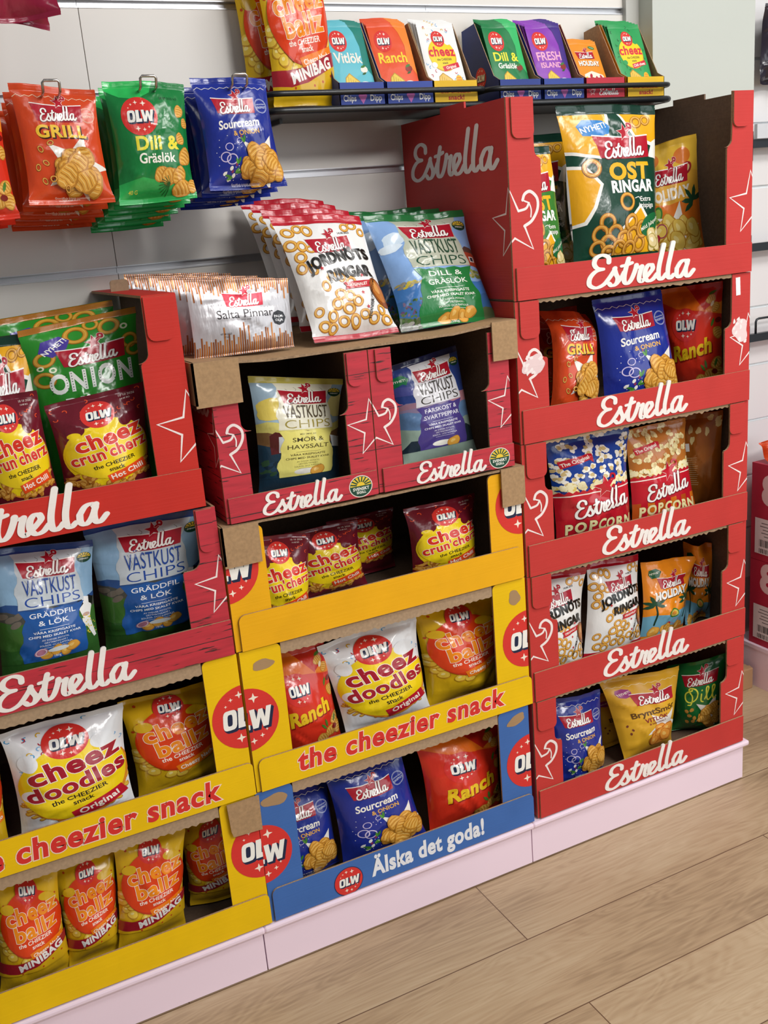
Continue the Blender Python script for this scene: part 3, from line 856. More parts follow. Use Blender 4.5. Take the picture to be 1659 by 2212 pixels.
def d_onion():
    c = Cv(200, 280, '#2d8a2a')
    for x, y, r, a in ((90,240,22,0),(150,246,20,30),(30,196,20,50),(184,204,18,80),(192,182,18,20),(24,146,20,110),(120,258,14,0),(40,60,22,30),(150,50,22,0)): c.oring(x, y, r, .9, a, '#c9932f', '#8c6018', '#dfb45c', .4)
    for x, y, r in ((134,226,6),(176,240,7),(40,168,7),(20,176,6),(70,202,5)): c.ring(x, y, r, r*.5, '#dfe6c4', 1, 0)
    c.poly([(22,214),(30,240),(62,246),(78,232),(70,214),(60,206),(44,198)], '#4b3d9a'); c.text('NYHET!', 50, 222, 15, '#f0efe8', .025, rot=34)
    c.badge(112, 190, 112)
    for i, (ch, x) in enumerate((('O', 46), ('N', 80), ('I', 106), ('O', 132), ('N', 168))):
        c.text(ch, x, 128+i*1.6, 66, '#eef0ea', .035, sx=.62)
        V = c.el[-1][0]; x0, x1, y0, y1 = V[:, 0].min(), V[:, 0].max(), V[:, 1].min(), V[:, 1].max()
        for k in range(7):
            yy = y0+(y1-y0)*(k+.7)/7.4
            c.ell(x0+3.2, yy, 1.1, 1.3, '#31523a', n=8)
            if ch != 'I': c.ell(x1-3.2, yy, 1.1, 1.3, '#31523a', n=8)
    c.text('RINGS', 110, 76, 40, '#eef0ea', .04)
    c.band(264, 280, '#b5762a')
    for y in (267, 270, 273, 276): c.rect(100, y, 200, .9, '#8c541c')
    return c
def d_pop(top, flake, low, s1, s2, bandc='#bf1a2a'):
    c = Cv(200, 280, top)
    for i in range(46):
        x = c.rnd.random()*200; y = 150+c.rnd.random()*124
        for k in range(5): c.ell(x+c.rnd.uniform(-7, 7), y+c.rnd.uniform(-6, 6), 6, 5, flake if k < 4 else '#cbb27a', c.rnd.randint(0, 180), 10, .12)
    for i in range(40):
        x = c.rnd.random()*200; y = 134+c.rnd.random()*22
        for k in range(4): c.ell(x+c.rnd.uniform(-6, 6), y+c.rnd.uniform(-4, 5), 6, 5, '#f0e6b8' if k else '#e3c96a', c.rnd.randint(0, 180), 10, .12)
    c.poly([(0,0),(0,140)]+[(i*8, 138+(3 if i % 2 else -3)) for i in range(26)]+[(200,0)], bandc)
    c.rect(100, 128, 200, 3, '#f1e7dc')
    for i in range(6): c.poly([(i*36, 0), (i*36, 62), (i*36+18, 62), (i*36+18, 0)], s1 if i % 2 else s2)
    c.poly([(14,222),(18,202),(84,216),(92,208),(94,230),(84,232)], bandc); c.text('The Original', 52, 217, 13, '#f4ece0', .02, rot=12)
    c.swoosh_star(112, 140, 30, bandc, '#f4efe8', 2)
    c.logo(104, 96, 142, '#f7f3ee', rot=8, under='#7d1020')
    for i, ch in enumerate('POPCORN'):
        x = 22+i*26; y = 34+4*math.sin(i*.8)
        c.text(ch, x, y, 38, '#f0e3a8', .04, sx=.85, out=(low, .035))
    return c
def d_holiday(kind=0):
    bg = '#e98a1e' if kind == 0 else '#e0a83a'
    c = Cv(200, 280, bg)
    if kind == 0:
        c.poly([(0,0),(0,76)]+[(i*20, 74+4*math.sin(i)) for i in range(11)]+[(200,0)], '#6fa6bd')
        for bx in (34, 172):
            c.line([(bx,40),(bx+6,80),(bx,118)], 6, '#1f3b2a')
            for a in (20, 70, 120, 165, 200, -20): c.leaf(bx, 118, 40, a, '#1f4a30')
        c.text('HOLIDAY', 100, 150, 40, '#f4efe6', .06, rot=4, width=142, out=('#3a2412', .02, (2, -2)))
        for x, y in ((70,110),(120,112),(40,140),(160,116)): c.poly(star_pts(x, y, 7, .42), '#f2e6d0')
        c.ell(112, 72, 26, 18, '#3d7a2f', -20); c.ell(112, 72, 21, 13, '#d9c05a', -20); c.ell(112, 72, 12, 7, '#e0913a', -20)
        c.ring(126, 36, 16, 14, '#b9476a', .7); c.ell(92, 34, 12, 8, '#b0283c')
        c.pile(100, 12, 80, 10, 12, 18, False)
        c.poly([(20,246),(44,252),(62,240),(54,218),(30,214),(18,230)], '#1f5a34'); c.text('NYHET', 40, 234, 11, '#f0ecdc', .02, rot=12)
    else:
        c.poly([(0,280),(0,210),(60,190),(120,214),(200,196),(200,280)], '#e2b53c'); c.ell(150, 236, 26, 20, '#d9772a'); c.ell(60, 240, 22, 18, '#d9772a')
        c.ell(160, 204, 20, 14, '#9b2a2a', 30); c.ell(160, 204, 13, 8, '#e0c890', 30)
        c.poly([(0,0),(0,130),(100,122),(200,140),(200,0)], '#dd7420')
        c.text('HOLIDAY', 100, 146, 38, '#efe6d6', .05, rot=4, width=136)
        for a in (30, 80, 130, 180, 220): c.leaf(178, 126, 40, a, '#1f4a30')
        c.ell(60, 100, 15, 22, '#3d7a2f', -20); c.ell(60, 100, 10, 16, '#8fae4a', -20)
        whitestar(c, 120, 60, 70, 80)
        c.pile(120, 46, 60, 34, 16, 24, False, c1='#e6c25a', c2='#c08a2a', c3='#f3dc8c')
        c.ring(70, 60, 18, 15, '#a03a5a'); c.ell(50, 40, 16, 12, '#b0283c', 30)
    c.badge(106, 194, 108)
    return c
def d_salta():
    c = Cv(200, 150, '#bfbdc0', kind='silver', st=.03, sb=.03)
    for i in range(46):
        x = 2+i*4.35; l = 12+c.rnd.random()*22+(16 if i in (2, 5, 43) else 0)
        c.rect(x, 150-l/2, 2.9, l, c.rnd.choice(['#a45a24', '#8a4318', '#b9702f', '#7c3a1c']))
        c.rect(x-.6, 150-l/2, .5, l, '#cf9350')
        l = 14+c.rnd.random()*16+(34 if 12 < i < 40 else 12)*c.rnd.random()
        c.rect(x, l/2, 2.9, l, c.rnd.choice(['#a45a24', '#8a4318', '#b9702f', '#7c3a1c'])); c.rect(x+.5, l/2, .5, l, '#cf9350')
    c.badge(104, 108, 72, red='#c01f36')
    c.text('Salta Pinnar', 104, 79, 24, '#2a2527', 0, width=112)
    c.text('Saltade pinnar', 104, 68, 3.6, '#4a4548')
    c.ell(172, 66, 15, 16, '#2a2a2e', 0, 8); c.text('PALM-', 172, 69, 7.5, '#e8e6e6', .02); c.text('OLJA', 172, 61, 7.5, '#e8e6e6', .02)
    c.text('07.08.2025', 62, 42, 5, '#3a3538', .01); c.text('17:34', 62, 36, 5, '#3a3538', .01)
    return c
def d_sachet(bg, sw, kind, name, ncol, sub=None, sc='#f4f1e4'):
    c = Cv(140, 236, bg, kind='matte_foil', st=.07, sb=.04)
    if kind == 'olw':
        c.poly([(82,190),(104,160),(116,120),(112,70),(140,40),(140,190)], sw)
        c.olw(44, 134, 30)
        c.text(name, 64, 86, 40 if not sub else 36, ncol, .022, width=98)
        if sub: c.text(sub, 64, 60, 22, sc, .025, width=78 if sub == 'Gräslök' else 84)
        c.poly([(34,6),(40,34),(56,46),(86,24),(96,0),(34,0)], '#b98a1e'); c.poly([(36,4),(42,32),(56,43),(84,22),(92,0),(36,0)], '#e3c443')
        for k in range(5): c.line([(44+k*9,2),(48+k*8,20),(50+k*7,36-k*4)], 1.4, '#a87e1c')
        c.ell(112, 56, 13, 9, '#e9e3d6' if name == 'Vitlök' else '#8a2a22', 10); c.leaf(100, 60, 22, 20, '#3d7a2f'); c.leaf(118, 48, 18, 200, '#2f5a24')
        c.ell(106, 12, 22, 11, '#e9e4da')
    elif kind == 'cheez':
        hooks(c, [sw] if isinstance(sw, str) else sw, 34, (6, 10, 134, 184), 3.6)
        c.ell(72, 92, 50, 46, '#d8a424'); c.ell(70, 95, 49, 45, '#f4cf1e'); c.ell(100, 132, 12, 10, bg); c.ell(34, 66, 10, 8, bg)
        c.olw(68, 140, 24)
        c.text('cheez', 70, 102, 38, '#d3213a', .034, width=98); c.text('the CHEEZIER', 74, 80, 9, '#1a1410', .02); c.text('snack', 74, 70, 9, '#1a1410', .02)
        c.poly([(60,60),(64,46),(124,58),(122,72)], '#cf2038'); c.text(name, 92, 58, 11, '#f7ece0', .03, rot=8)
        c.poly([(34,0),(40,34),(56,44),(86,24),(96,0)], '#b98a1e'); c.poly([(36,0),(42,32),(56,41),(84,22),(92,0)], '#e3b94a')
        for k in range(5): c.line([(44+k*9,2),(48+k*8,20),(50+k*7,34-k*4)], 1.4, '#a87e1c')
        c.ell(112, 22, 13, 13, '#f0b429'); 
        for k in range(3): c.rect(112, 16+k*6, 18, 1.6, '#d8582a')
    else:
        c.badge(66, 128, 78)
        c.text('HOLIDAY', 72, 94, 26, '#f4efe6', .05, width=100, out=('#5a3412', .015, (1, -1)))
        c.ell(110, 160, 15, 7, '#2d7a3c', -12); c.text('VEGAN', 110, 160, 6, '#f0f0e0', .01, rot=-12)
        c.poly([(20,0),(30,50),(70,64),(120,50),(140,20),(140,0)], '#efe2cf')
        for x, y in ((60,44),(86,34),(110,40),(96,14),(70,18)): c.ell(x, y, 10, 6, '#b3273a', x); c.ell(x+6, y-8, 5, 3, '#3d7a2f', 10)
        c.poly([(8,0),(14,34),(40,42),(56,10),(50,0)], '#e3c443')
    c.el = [(V*np.array((1, 1.06))+np.array((0, 36)), F, q) for V, F, q in c.el]      # the lowest part stands behind the box lip
    return c
DESIGN = dict(sour=d_sour, grill=d_grill, brynt=d_brynt, dille=d_dille, ranch=d_ranch, dillo=d_dillo, crunch=d_crunch,
    doodles=d_doodles, ballz=d_ballz, mini=lambda: d_ballz(True), jord=d_jord, ost=d_ost, bagar=lambda: d_ost('OST', 'BÅGAR', '#3a7a2e'),
    onion=d_onion, salta=d_salta, holiday=d_holiday, holichips=lambda: d_holiday(1),
    popblue=lambda: d_pop('#1c3f93', '#ece8dc', '#7c1420', '#a81824', '#c8202c'),
    poporange=lambda: d_pop('#b8702e', '#e9d9a0', '#a8501a', '#d9701c', '#b8501a'),
    vdill=lambda: d_vast('#b9bda9', '#217a3c', '#1d6b36', '#86aadb', [('#3f76b8', 96), ('#3a6aa2', 60), ('#5a6a48', 26)], 'DILL &', 'GRÄSLÖK', '#f0f0e6', ex_house, '#27503a'),
    vgradd=lambda: d_vast('#c3ccd2', '#2458a0', '#1f3f86', '#8db3d2', [('#2c4f88', 142), ('#4a4a44', 126), ('#3d6a2c', 104), ('#2f5a26', 40)], 'GRÄDDFIL', '& LÖK', '#f0f2f6', ex_cow, '#22479a'),
    vsmor=lambda: d_vast('#e6e2cc', '#ece27c', '#cfc25c', '#9fb9cc', [('#d9cf74', 150), ('#7a5a3a', 122), ('#223a4c', 90)], 'SMÖR &', 'HAVSSALT', '#4a4020', ex_smor, '#50422e'),
    vfarsk=lambda: d_vast('#dedde2', '#4d3f86', '#262852', '#2f4488', [('#8a7a98', 146), ('#5f7fa8', 120), ('#93a89a', 70)], 'FÄRSKOST &', 'SVARTPEPPAR', '#ece9f2', ex_dusk, '#3a342f', True),
    s_vit=lambda: d_sachet('#63bccb', '#1f7f72', 'olw', 'Vitlök', '#f2e9dc'),
    s_ranch=lambda: d_sachet('#e2522a', '#ee8430', 'olw', 'Ranch', '#f3cf2a'),
    s_cheez=lambda: d_sachet('#ecebe8', ['#4a9fd0', '#e0b53a', '#c0283c', '#7fb2dd'], 'cheez', 'Original', '#fff'),
    s_dill=lambda: d_sachet('#1c7a44', '#35b565', 'olw', 'Dill &', '#e7e03a', 'Gräslök'),
    s_fresh=lambda: d_sachet('#8a3fb0', '#432a80', 'olw', 'FRESH', '#f0a8c8', 'ISLAND', '#f0a8c8'),
    s_holi=lambda: d_sachet('#e9902a', '', 'holi', '', ''),
    s_green=lambda: d_sachet('#2f9a55', '#174a2c', 'cheez', 'Chili cheez', '#fff'),
    plainred=lambda: Cv(200, 280, '#8c1a38'), plaindark=lambda: Cv(200, 280, '#2a2530'))
def design(k):
    if k not in D: D[k] = DESIGN[k]()
    return D[k]
def variant(k, bg):
    c = design(k); return c

# ------------------------------------------------------------------ filled bags
def lerp(a, b, t): return a+(b-a)*t
def bag(name, dk, cor, T, seed, label, cat, group=None, narrow=.09, crump=1.0, fold=0.0, seals=True, lift=0.0):
    """cor: TL, TR, BR, BL of the flat bag in metres. One print, its own creases."""
    c = design(dk)
    rnd = np.random.RandomState(seed)
    us, vs0 = c.cells()
    nlow = 5 if lift else 0                 # plain film below the print, folded under
    vs = np.concatenate([np.linspace(0, lift, nlow+1)[:-1], lift+vs0*(1-lift)]) if lift else vs0
    Ug, Vg = np.meshgrid(us, vs)
    TL, TR, BR, BL = [np.array(p, float) for p in cor]
    wid = np.linalg.norm(TR-TL); hei = np.linalg.norm((TL+TR)/2-(BL+BR)/2)
    ax = (TR-TL+BR-BL); ay = (TL-BL+TR-BR)
    n = np.cross(ax, ay); n /= np.linalg.norm(n)
    if n[1] > 0 and abs(n[1]) > .3: n = -n
    st, sb = c.st*(1-lift), (lift*.3 if lift else c.sb)
    t = np.clip((Vg-sb)/(1-st-sb), 0, 1)
    g = (t**.55)*((1-t)**.72); g = g/g.max()
    cc = 2*Ug-1
    cs = np.clip(1-np.abs(cc)**2.3, 0, 1)**.72
    k = narrow*g
    u2 = .5+.5*cc*(1-k)
    mid = ((BL*(1-u2[..., None])+BR*u2[..., None])*(1-Vg[..., None])+(TL*(1-u2[..., None])+TR*u2[..., None])*Vg[..., None])
    # seal waves, gentle warp of the whole bag
    ph = rnd.rand(8)*6.28
    m = .006*crump*(np.sin(cc*3.1+ph[0])*np.exp(-((1-Vg)/.16)**2)+np.sin(cc*2.6+ph[1])*np.exp(-(Vg/.14)**2))
    m += .0045*crump*np.sin(cc*1.7+ph[2])*np.sin(Vg*3.3+ph[3])
    sc_ = wid/.2
    m += .0012*sc_*np.sin(cc*14+ph[4])*np.exp(-((1-Vg)/.10)**2)*crump
    m -= fold*np.clip((Vg-.8)/.2, 0, 1)**2*.05
    front = T/2*g*cs
    edge = 1-np.abs(cc)**5
    wr = np.zeros_like(Ug)
    # gathers running in from both seals
    for s_, y0 in ((1, 1-st), (-1, sb)):
        for i in range(7):
            u0 = rnd.rand(); du = (rnd.rand()-.5)*.35; L = .10+.16*rnd.rand(); A = .0045*(rnd.rand()+.3)
            d = np.clip((y0-Vg)*s_, 0, 1)
            line = np.abs(Ug-(u0+du*d/L*.5))
            wr += A*(rnd.rand()-.62)*2*np.exp(-(line/.035)**2)*np.exp(-d/L)*np.clip(d/.02, 0, 1)
    # creases with a crisp ridge
    for i in range(20):
        p = np.array((rnd.rand(), .1+.8*rnd.rand())); a = rnd.rand()*3.14
        dx, dy = np.cos(a), np.sin(a)
        q = (Ug-p[0])*dx+(Vg-p[1])*dy*1.4; r = -(Ug-p[0])*dy+(Vg-p[1])*dx*1.4
        L = .12+.25*rnd.rand(); A = .0042*(rnd.rand()+.25)*(1 if rnd.rand() > .4 else -1)
        wr += A*np.exp(-np.abs(r)/.03)*np.exp(-(q/L)**2)
    # soft lumps from what is inside
    for i in range(10):
        p = np.array((rnd.rand(), .08+.75*rnd.rand()))
        wr += (rnd.rand()-.4)*.008*np.exp(-(((Ug-p[0])/.14)**2+((Vg-p[1])/.12)**2))
    front = front+wr*crump*sc_*edge*np.clip(g*1.6, 0, 1)
    seal = ((Vg > 1-st+1e-6) | (Vg < sb-1e-6))
    crimp = np.where(seal, .0007*np.where((np.arange(len(vs)) % 2 == 0), 1, -1)[:, None], 0)
    N_ = n[None, None, :]
    Gf = mid+N_*(m+front+crimp)[..., None]
    bk = T/2*g*cs*.75
    Gb = mid+N_*(m-bk-np.where(seal, .0004, 0)+crimp)[..., None]
    # surface normals of the front
    du = np.gradient(Gf, axis=1); dv = np.gradient(Gf, axis=0)
    Nn = np.cross(du, dv); Nn /= (np.linalg.norm(Nn, axis=2, keepdims=True)+1e-12)
    if (Nn*N_).sum(2).mean() < 0: Nn = -Nn
    nv, nu = len(vs), len(us)
    org = (BL+BR)/2; org = org.copy()
    V, F, C, vl, cols, tri = c.cut(True)
    mats = [mat(c.bg, c.kind), mat(c.back, c.kind), mat(getattr(c, 'low', c.bg), c.kind)]
    def midx(col):
        mm = mat(col, c.kind)
        if mm not in mats: mats.append(mm)
        return mats.index(mm)
    el_m = [midx(x) for x in cols]
    if len(V):
        cell = tri//2; iu = cell % (nu-1); iv = cell//(nu-1)+nlow; up_ = (tri % 2).astype(bool)
        fu = ((V[:, 0]-us[iu])/(us[iu+1]-us[iu]))[:, None]; fv = ((V[:, 1]-vs0[iv-nlow])/(vs0[iv-nlow+1]-vs0[iv-nlow]))[:, None]
        def bil(G):
            A, B_, C_, D_ = G[iv, iu], G[iv, iu+1], G[iv+1, iu+1], G[iv+1, iu]
            return np.where(up_[:, None], A+(C_-D_)*fu+(D_-A)*fv, A+(B_-A)*fu+(C_-B_)*fv)
        DN = bil(Nn); DN /= np.linalg.norm(DN, axis=1, keepdims=True)
        DP = bil(Gf)+DN*(.0003+.00004*vl)[:, None]
    else:
        DP = np.zeros((0, 3)); DN = DP
    P = np.concatenate([Gf.reshape(-1, 3), Gb.reshape(-1, 3), DP])-org
    NN = np.concatenate([Nn.reshape(-1, 3), -Nn.reshape(-1, 3), DN])
    faces = []; mi = []; zone = []
    flip = np.dot(np.cross(ax, ay), n) < 0
    off = nu*nv
    for j in range(nv-1):
        z = 1 if vs[j] >= 1-st-1e-6 else (2 if vs[j+1] <= sb+1e-6 else 0)
        for i in range(nu-1):
            a = j*nu+i
            for q in ((a, a+1, a+nu+1), (a, a+nu+1, a+nu)):
                faces.append(q[::-1] if flip else q); mi.append(2 if j < nlow else 0); zone.append(z)
            q = tuple(off+x for x in (a+nu, a+nu+1, a+1, a))
            faces.append(q[::-1] if flip else q); mi.append(1); zone.append(z)
    d0 = 2*nu*nv
    for f, k_ in zip(F, C):
        f = [d0+x for x in f]; faces.append(f[::-1] if flip else f); mi.append(el_m[k_])
        vm = lift+(1-lift)*V[[x-d0 for x in f], 1].mean(); zone.append(1 if vm > 1-st else (2 if vm < sb else 0))
    objs = []
    for zi, nm in ((0, name), (1, 'top_seal'), (2, 'bottom_seal')):
        if not seals:
            if zi: break
            sel = list(range(len(faces)))
        else: sel = [q for q in range(len(faces)) if zone[q] == zi]
        if not sel: continue
        remap = {}; fs = []; keep = []
        for q in sel:
            ff = []
            for x in faces[q]:
                if x not in remap: remap[x] = len(keep); keep.append(x)
                ff.append(remap[x])
            fs.append(ff)
        me = bpy.data.meshes.new(nm)
        me.from_pydata(P[keep].tolist(), [], fs)
        used = sorted(set(mi[q] for q in sel)); um = {u: i for i, u in enumerate(used)}
        for u in used: me.materials.append(mats[u])
        me.polygons.foreach_set('material_index', [um[mi[q]] for q in sel])
        me.polygons.foreach_set('use_smooth', [True]*len(fs))
        me.update()
        me.normals_split_custom_set_from_vertices(NN[keep].tolist())
        o = bpy.data.objects.new(nm, me); COL.objects.link(o)
        if zi == 0: o.location = org; root = o
        else: o.parent = root
        objs.append(o)
    tag(root, label, cat, group)
    return root
def copy_tree(o, loc, label=None, rz=0.0, ry=0.0):
    c = o.copy(); COL.objects.link(c); c.location = loc; c.rotation_euler = (o.rotation_euler[0], ry, rz)
    if label: c['label'] = label
    for ch in list(o.children):
        d = ch.copy(); COL.objects.link(d); d.parent = c
    return c

# ------------------------------------------------------------------ setting
WALL_Y = 0.392
def structure():
    b = MB(); b.box((-4, -6, -0.05), (6, 3, 0), floor_mat()); tag(b.build('floor'), kind='structure')
    # slat wall: boards 150 mm apart, metal inserts in the grooves, a joint in the boards at x = 0
    white = mat('#e6e1da', 'paint'); dk = mat('#4a4643', 'paint')
    b = MB(); z1 = 1.7355; d = 0.1516; gh = 0.0125
    ks = list(range(-8, 12))
    for k in ks:
        zb = z1+gh+(k)*d; zt = z1+(k+1)*d
        if zt < 0.02: continue
        for xa, xb in ((-3.0, -0.0002), (0.0013, 0.6), (0.6, 1.2)):
            b.box((xa, WALL_Y, max(0, zb)), (xb, WALL_Y+0.016, zt), white)
    b.box((-3.0, WALL_Y+0.016, 0), (1.2, WALL_Y+0.05, 3.0), dk)
    tag(b.build('wall_back'), kind='structure')
    alu = mat('#c9c9cc', 'alu')
    for n, k in enumerate(ks):
        z = z1+k*d
        if z < 0.1: continue
        for xa, xb in ((-3.0, 0.0), (0.0006, 0.7), (0.7006, 1.2)):
            if k != 0 and xa > 0.6: continue
            if k != 0 and xb == 0.7: xb = 1.2
            b = MB()
            b.box((xa, WALL_Y+0.008, z), (xb, WALL_Y+0.014, z+gh), alu)
            b.box((xa, WALL_Y-0.0012, z-0.0012), (xb, WALL_Y+0.009, z+0.0012), alu)
            b.box((xa, WALL_Y-0.0008, z+gh-0.0008), (xb, WALL_Y+0.009, z+gh+0.0012), alu)
            tag(b.build('trim_%d' % (n+1)), kind='structure')
    b = MB(); b.box((1.2, WALL_Y-0.012, 0), (1.236, WALL_Y+0.05, 3.0), mat('#bdbdb8', 'paint'))
    tag(b.build('trim_edge'), kind='structure')
    b = MB(); b.box((1.236, 0.335, 0), (1.543, 0.9, 3.0), mat('#c0c6be', 'paint')); tag(b.build('wall_pillar'), kind='structure')
    b = MB(); b.box((1.23, 0.321, 0), (1.566, 0.335, 0.062), mat('#b8936c', 'paint'))
    b.box((1.543, 0.335, 0), (1.566, 0.9, 0.062), mat('#b8936c', 'paint')); tag(b.build('baseboard_pillar', bevel=0.003), kind='structure')
    # next bay beyond the pillar
    b = MB()
    for k in range(-8, 8):
        zb = 1.49+k*0.1516+0.008; zt = 1.49+(k+1)*0.1516
        b.box((1.56, 0.42, max(0, zb)), (4.0, 0.436, zt), mat('#dedcdc', 'paint'))
    b.box((1.56, 0.436, 0), (4.0, 0.47, 3.0), mat('#b5b5b5', 'paint')); tag(b.build('wall_right'), kind='structure')
    for k in range(-7, 6):
        b = MB(); z = 1.49+k*0.1516; b.box((1.56, 0.428, z), (4.0, 0.434, z+0.008), mat('#eef4f6', 'paint')); tag(b.build('trim_%d' % (40+k)), kind='structure')
structure()

pink = mat('#f4deec', 'lacquer')
def plinth(x0, x1, label, group):
    e = empty('shelf_plinth', ((x0+x1)/2, 0.2, 0), label, 'plinth', group)
    b = MB(); b.box((x0+.0012, 0.0, 0.0035), (x1-.0012, 0.016, 0.089), pink); b.box((x0+.002, 0.012, 0), (x1-.002, 0.39, 0.008), mat('#3a3634', 'paint'))
    b.build('kick_panel', e)
    b = MB(); b.box((x0+.0015, -0.009, 0.088), (x1-.0015+(.012 if x1 > 1.1 else .004), 0.39, 0.1005), pink)
    b.build('base_shelf', e, bevel=0.004)
    return e
plinth(-0.6, 0.0, 'pale pink plinth section under the left stack with the yellow minibag carton', 'pale pink plinth sections')
plinth(0.0, 0.6, 'pale pink plinth section under the middle stack with the blue carton', 'pale pink plinth sections')
plinth(0.6, 1.2, 'pale pink plinth section under the tall red stack at the right end', 'pale pink plinth sections')

# ------------------------------------------------------------------ cartons
RED, YEL, BLU, KR = '#c23733', '#edc000', '#3f6bb0', '#a98862'
Y0, Y1 = 0.0, 0.388
TH = 0.004
def u_panel(x0, x1, z0, z1, jl, ju, zs, zo, r=.010, left=True):
    """front panel with a stepped opening that runs up to the top edge"""
    def arc(cx, cz, a0, a1, rr=r): return [(cx+rr*math.cos(math.radians(a0+(a1-a0)*i/5)), cz+rr*math.sin(math.radians(a0+(a1-a0)*i/5))) for i in range(6)]
    P = [(x0, z0), (x1, z0), (x1, z1)]
    if zs:
        P += [(x1-ju, z1), (x1-ju, zs+.03)]+arc(x1-ju-.017, zs+.017, 0, -90, .017)[1:]+[(x1-jl+.002, zs), (x1-jl, zs-.003)]
    else: P += arc(x1-jl+r, z1-r, 90, 180)
    P += arc(x1-jl-r, zo+r, 0, -90)+arc(x0+jl+r, zo+r, -90, -180)
    if zs:
        P += [(x0+jl, zs-.003), (x0+jl-.002, zs)]+arc(x0+ju+.017, zs+.017, -90, -180, .017)[:-1]+[(x0+ju, zs+.03), (x0+ju, z1)]
    else: P += arc(x0+jl-r, z1-r, 0, 90)
    P += [(x0, z1)]
    return P
def torn(name, parent, x0, x1, z, seed, col='#a98e70', h=.004, y=0.001):
    rn = random.Random(seed); n = int((x1-x0)/.007); P = [(x0, z+.001)]
    for i in range(n+1): P.append((x0+(x1-x0)*i/n, z-h-(.0022 if i % 2 else 0)-.0035*rn.random()*(1 if rn.random() > .75 else .2)))
    P.append((x1, z+.001))
    b = MB(); b.prism_xz(P, y, y+.003, mat(col, 'kraft'), mat(col, 'kraft'), mat('#d9c9b4', 'kraft'))
    return b.build(name, parent)
def artwork(p, x0, x1, z0, z1, draw, y, kind='card'):
    """draw on a millimetre canvas that covers x0..x1, z0..z1 of a front face"""
    c = Cv((x1-x0)*1000, (z1-z0)*1000, '#ffffff'); draw(c)
    c.flat(p, (x0, y, z0), (x1-x0, 0, 0), (0, 0, z1-z0), .0004, .00004, kind)
def carton(label, x0, x1, z0, z1, col, kind='card', jl=.07, ju=.055, zs=None, lip=.065, lipx=(.005, .002), lip_round=0, tabs=(), draw=None, lip_draw=None, logo=None, torn_top=True, back=True, group=None, side_draw=None, torn_h=.004, inner='#6b5442', seed=0):
    e = empty('display_carton', ((x0+x1)/2, (Y0+Y1)/2, z0), label, 'carton', group)
    o = mat(col, kind); inn = mat(inner, 'kraft'); edge = mat('#a98a68', 'board')
    b = MB()
    b.box((x0+.001, Y0+.003, z0+.001), (x1-.001, Y1, z0+TH), inn, {'-z': o})
    b.box((x0, Y0+TH, z0+TH), (x0+TH, Y1, z1), inn, {'-x': o, '+z': edge})
    b.box((x1-TH, Y0+TH, z0+TH), (x1, Y1, z1), inn, {'+x': o, '+z': edge})
    if back: b.box((x0+TH, Y1-TH, z0+TH), (x1-TH, Y1, z1-.002), inn, {'+y': o, '+z': edge})
    if side_draw: side_draw(b)
    b.build('carton_body', e)
    b = MB()
    b.prism_xz(u_panel(x0, x1, z0+.001, z1, jl, ju, zs, z0+lip-.012), Y0, Y0+TH, o, inn, edge)
    if draw: artwork(b, x0, x1, z0, z1, lambda c: draw(c, x0, z0), Y0)
    b.build('front_panel', e)
    b = MB(); lx0, lx1 = x0+lipx[0], x1-lipx[1]
    P = rrect(lx0, z0+.0012, lx1, z0+lip, lip_round, 'tl tr') if lip_round else [(lx0, z0+.0012), (lx1, z0+.0012), (lx1, z0+lip), (lx0, z0+lip)]
    b.prism_xz(P, Y0-.0045, Y0-.0008, o, inn, edge)
    if lip_draw: artwork(b, lx0, lx1, z0, z0+lip, lambda c: lip_draw(c, lx0, z0), Y0-.0045)
    b.build('front_lip', e)
    if logo:
        lxa, lxb, zb, zt = logo
        w = (lxb-lxa)*1000; h = (zt-zb)*1000
        c = Cv(w, h, '#ffffff'); c.logo(w/2, h/2, w*.97, '#f2ece6', sy=h/(w*.97)/.40)
        b = MB(); c.extruded(b, (lxa, Y0-.0045, zb), (lxb-lxa, 0, 0), (0, 0, zt-zb), .0012, .0034)
        b.build('logo_lettering', e)
    for (tx0, tx1, tz) in tabs:
        b = MB(); b.prism_xz(rrect(tx0, tz, tx1, z1-.001, .012, 'bl br'), Y0-.004, Y0-.0006, o, inn, edge); b.build('corner_tab', e)
    if torn_top: torn('torn_edge', e, x0+(jl if not zs else ju)+.001, x1-(jl if not zs else ju)-.001, z1-.0005, seed+int(x0*1000)+int(z0*1000), h=torn_h)
    return e
def star(c, x, y, r, tail=True, lw=5.5, col='#f3e4e0'):
    P = star_pts(x, y, r, .40, 5, 96)
    T = [P[8], P[9], P[0], P[1], P[2], P[3], P[4], P[5], P[6], P[7]]
    if not tail:
        c.line(P, lw*.75, col, False, True); return
    # the right arm curls up into a hook
    q = lambda L: [(x+r*a, y+r*b) for a, b in L]
    c.line([P[9], P[0], P[1], P[2], P[3], P[4], P[5], P[6], P[7]], lw*.75, col, False)
    c.line([P[7]]+q([(.66,.06),(.86,.36),(.86,.66),(.64,.86),(.44,.80),(.36,.64)]), lw, col)
    c.line([P[9]]+q([(.46,.40),(.57,.54)]), lw*.8, col); c.line(q([(.36,.64),(.44,.60),(.57,.54),(.64,.36),(.62,.16)]), lw*.5, col)
def c_draw(zc, r=58, extra=None):
    def f(c, x0, z0):
        star(c, 4, (zc-z0)*1000, r); star(c, c.w+1, (zc-z0)*1000, r, False)
        if extra: extra(c, z0)
    return f
CX0, CX1 = 0.618, 1.196
tabsC = lambda z1: ((CX0+.008, CX0+.054, z1-.068), (CX1-.055, CX1-.014, z1-.066))
CG = 'red display cartons of the right hand stack'
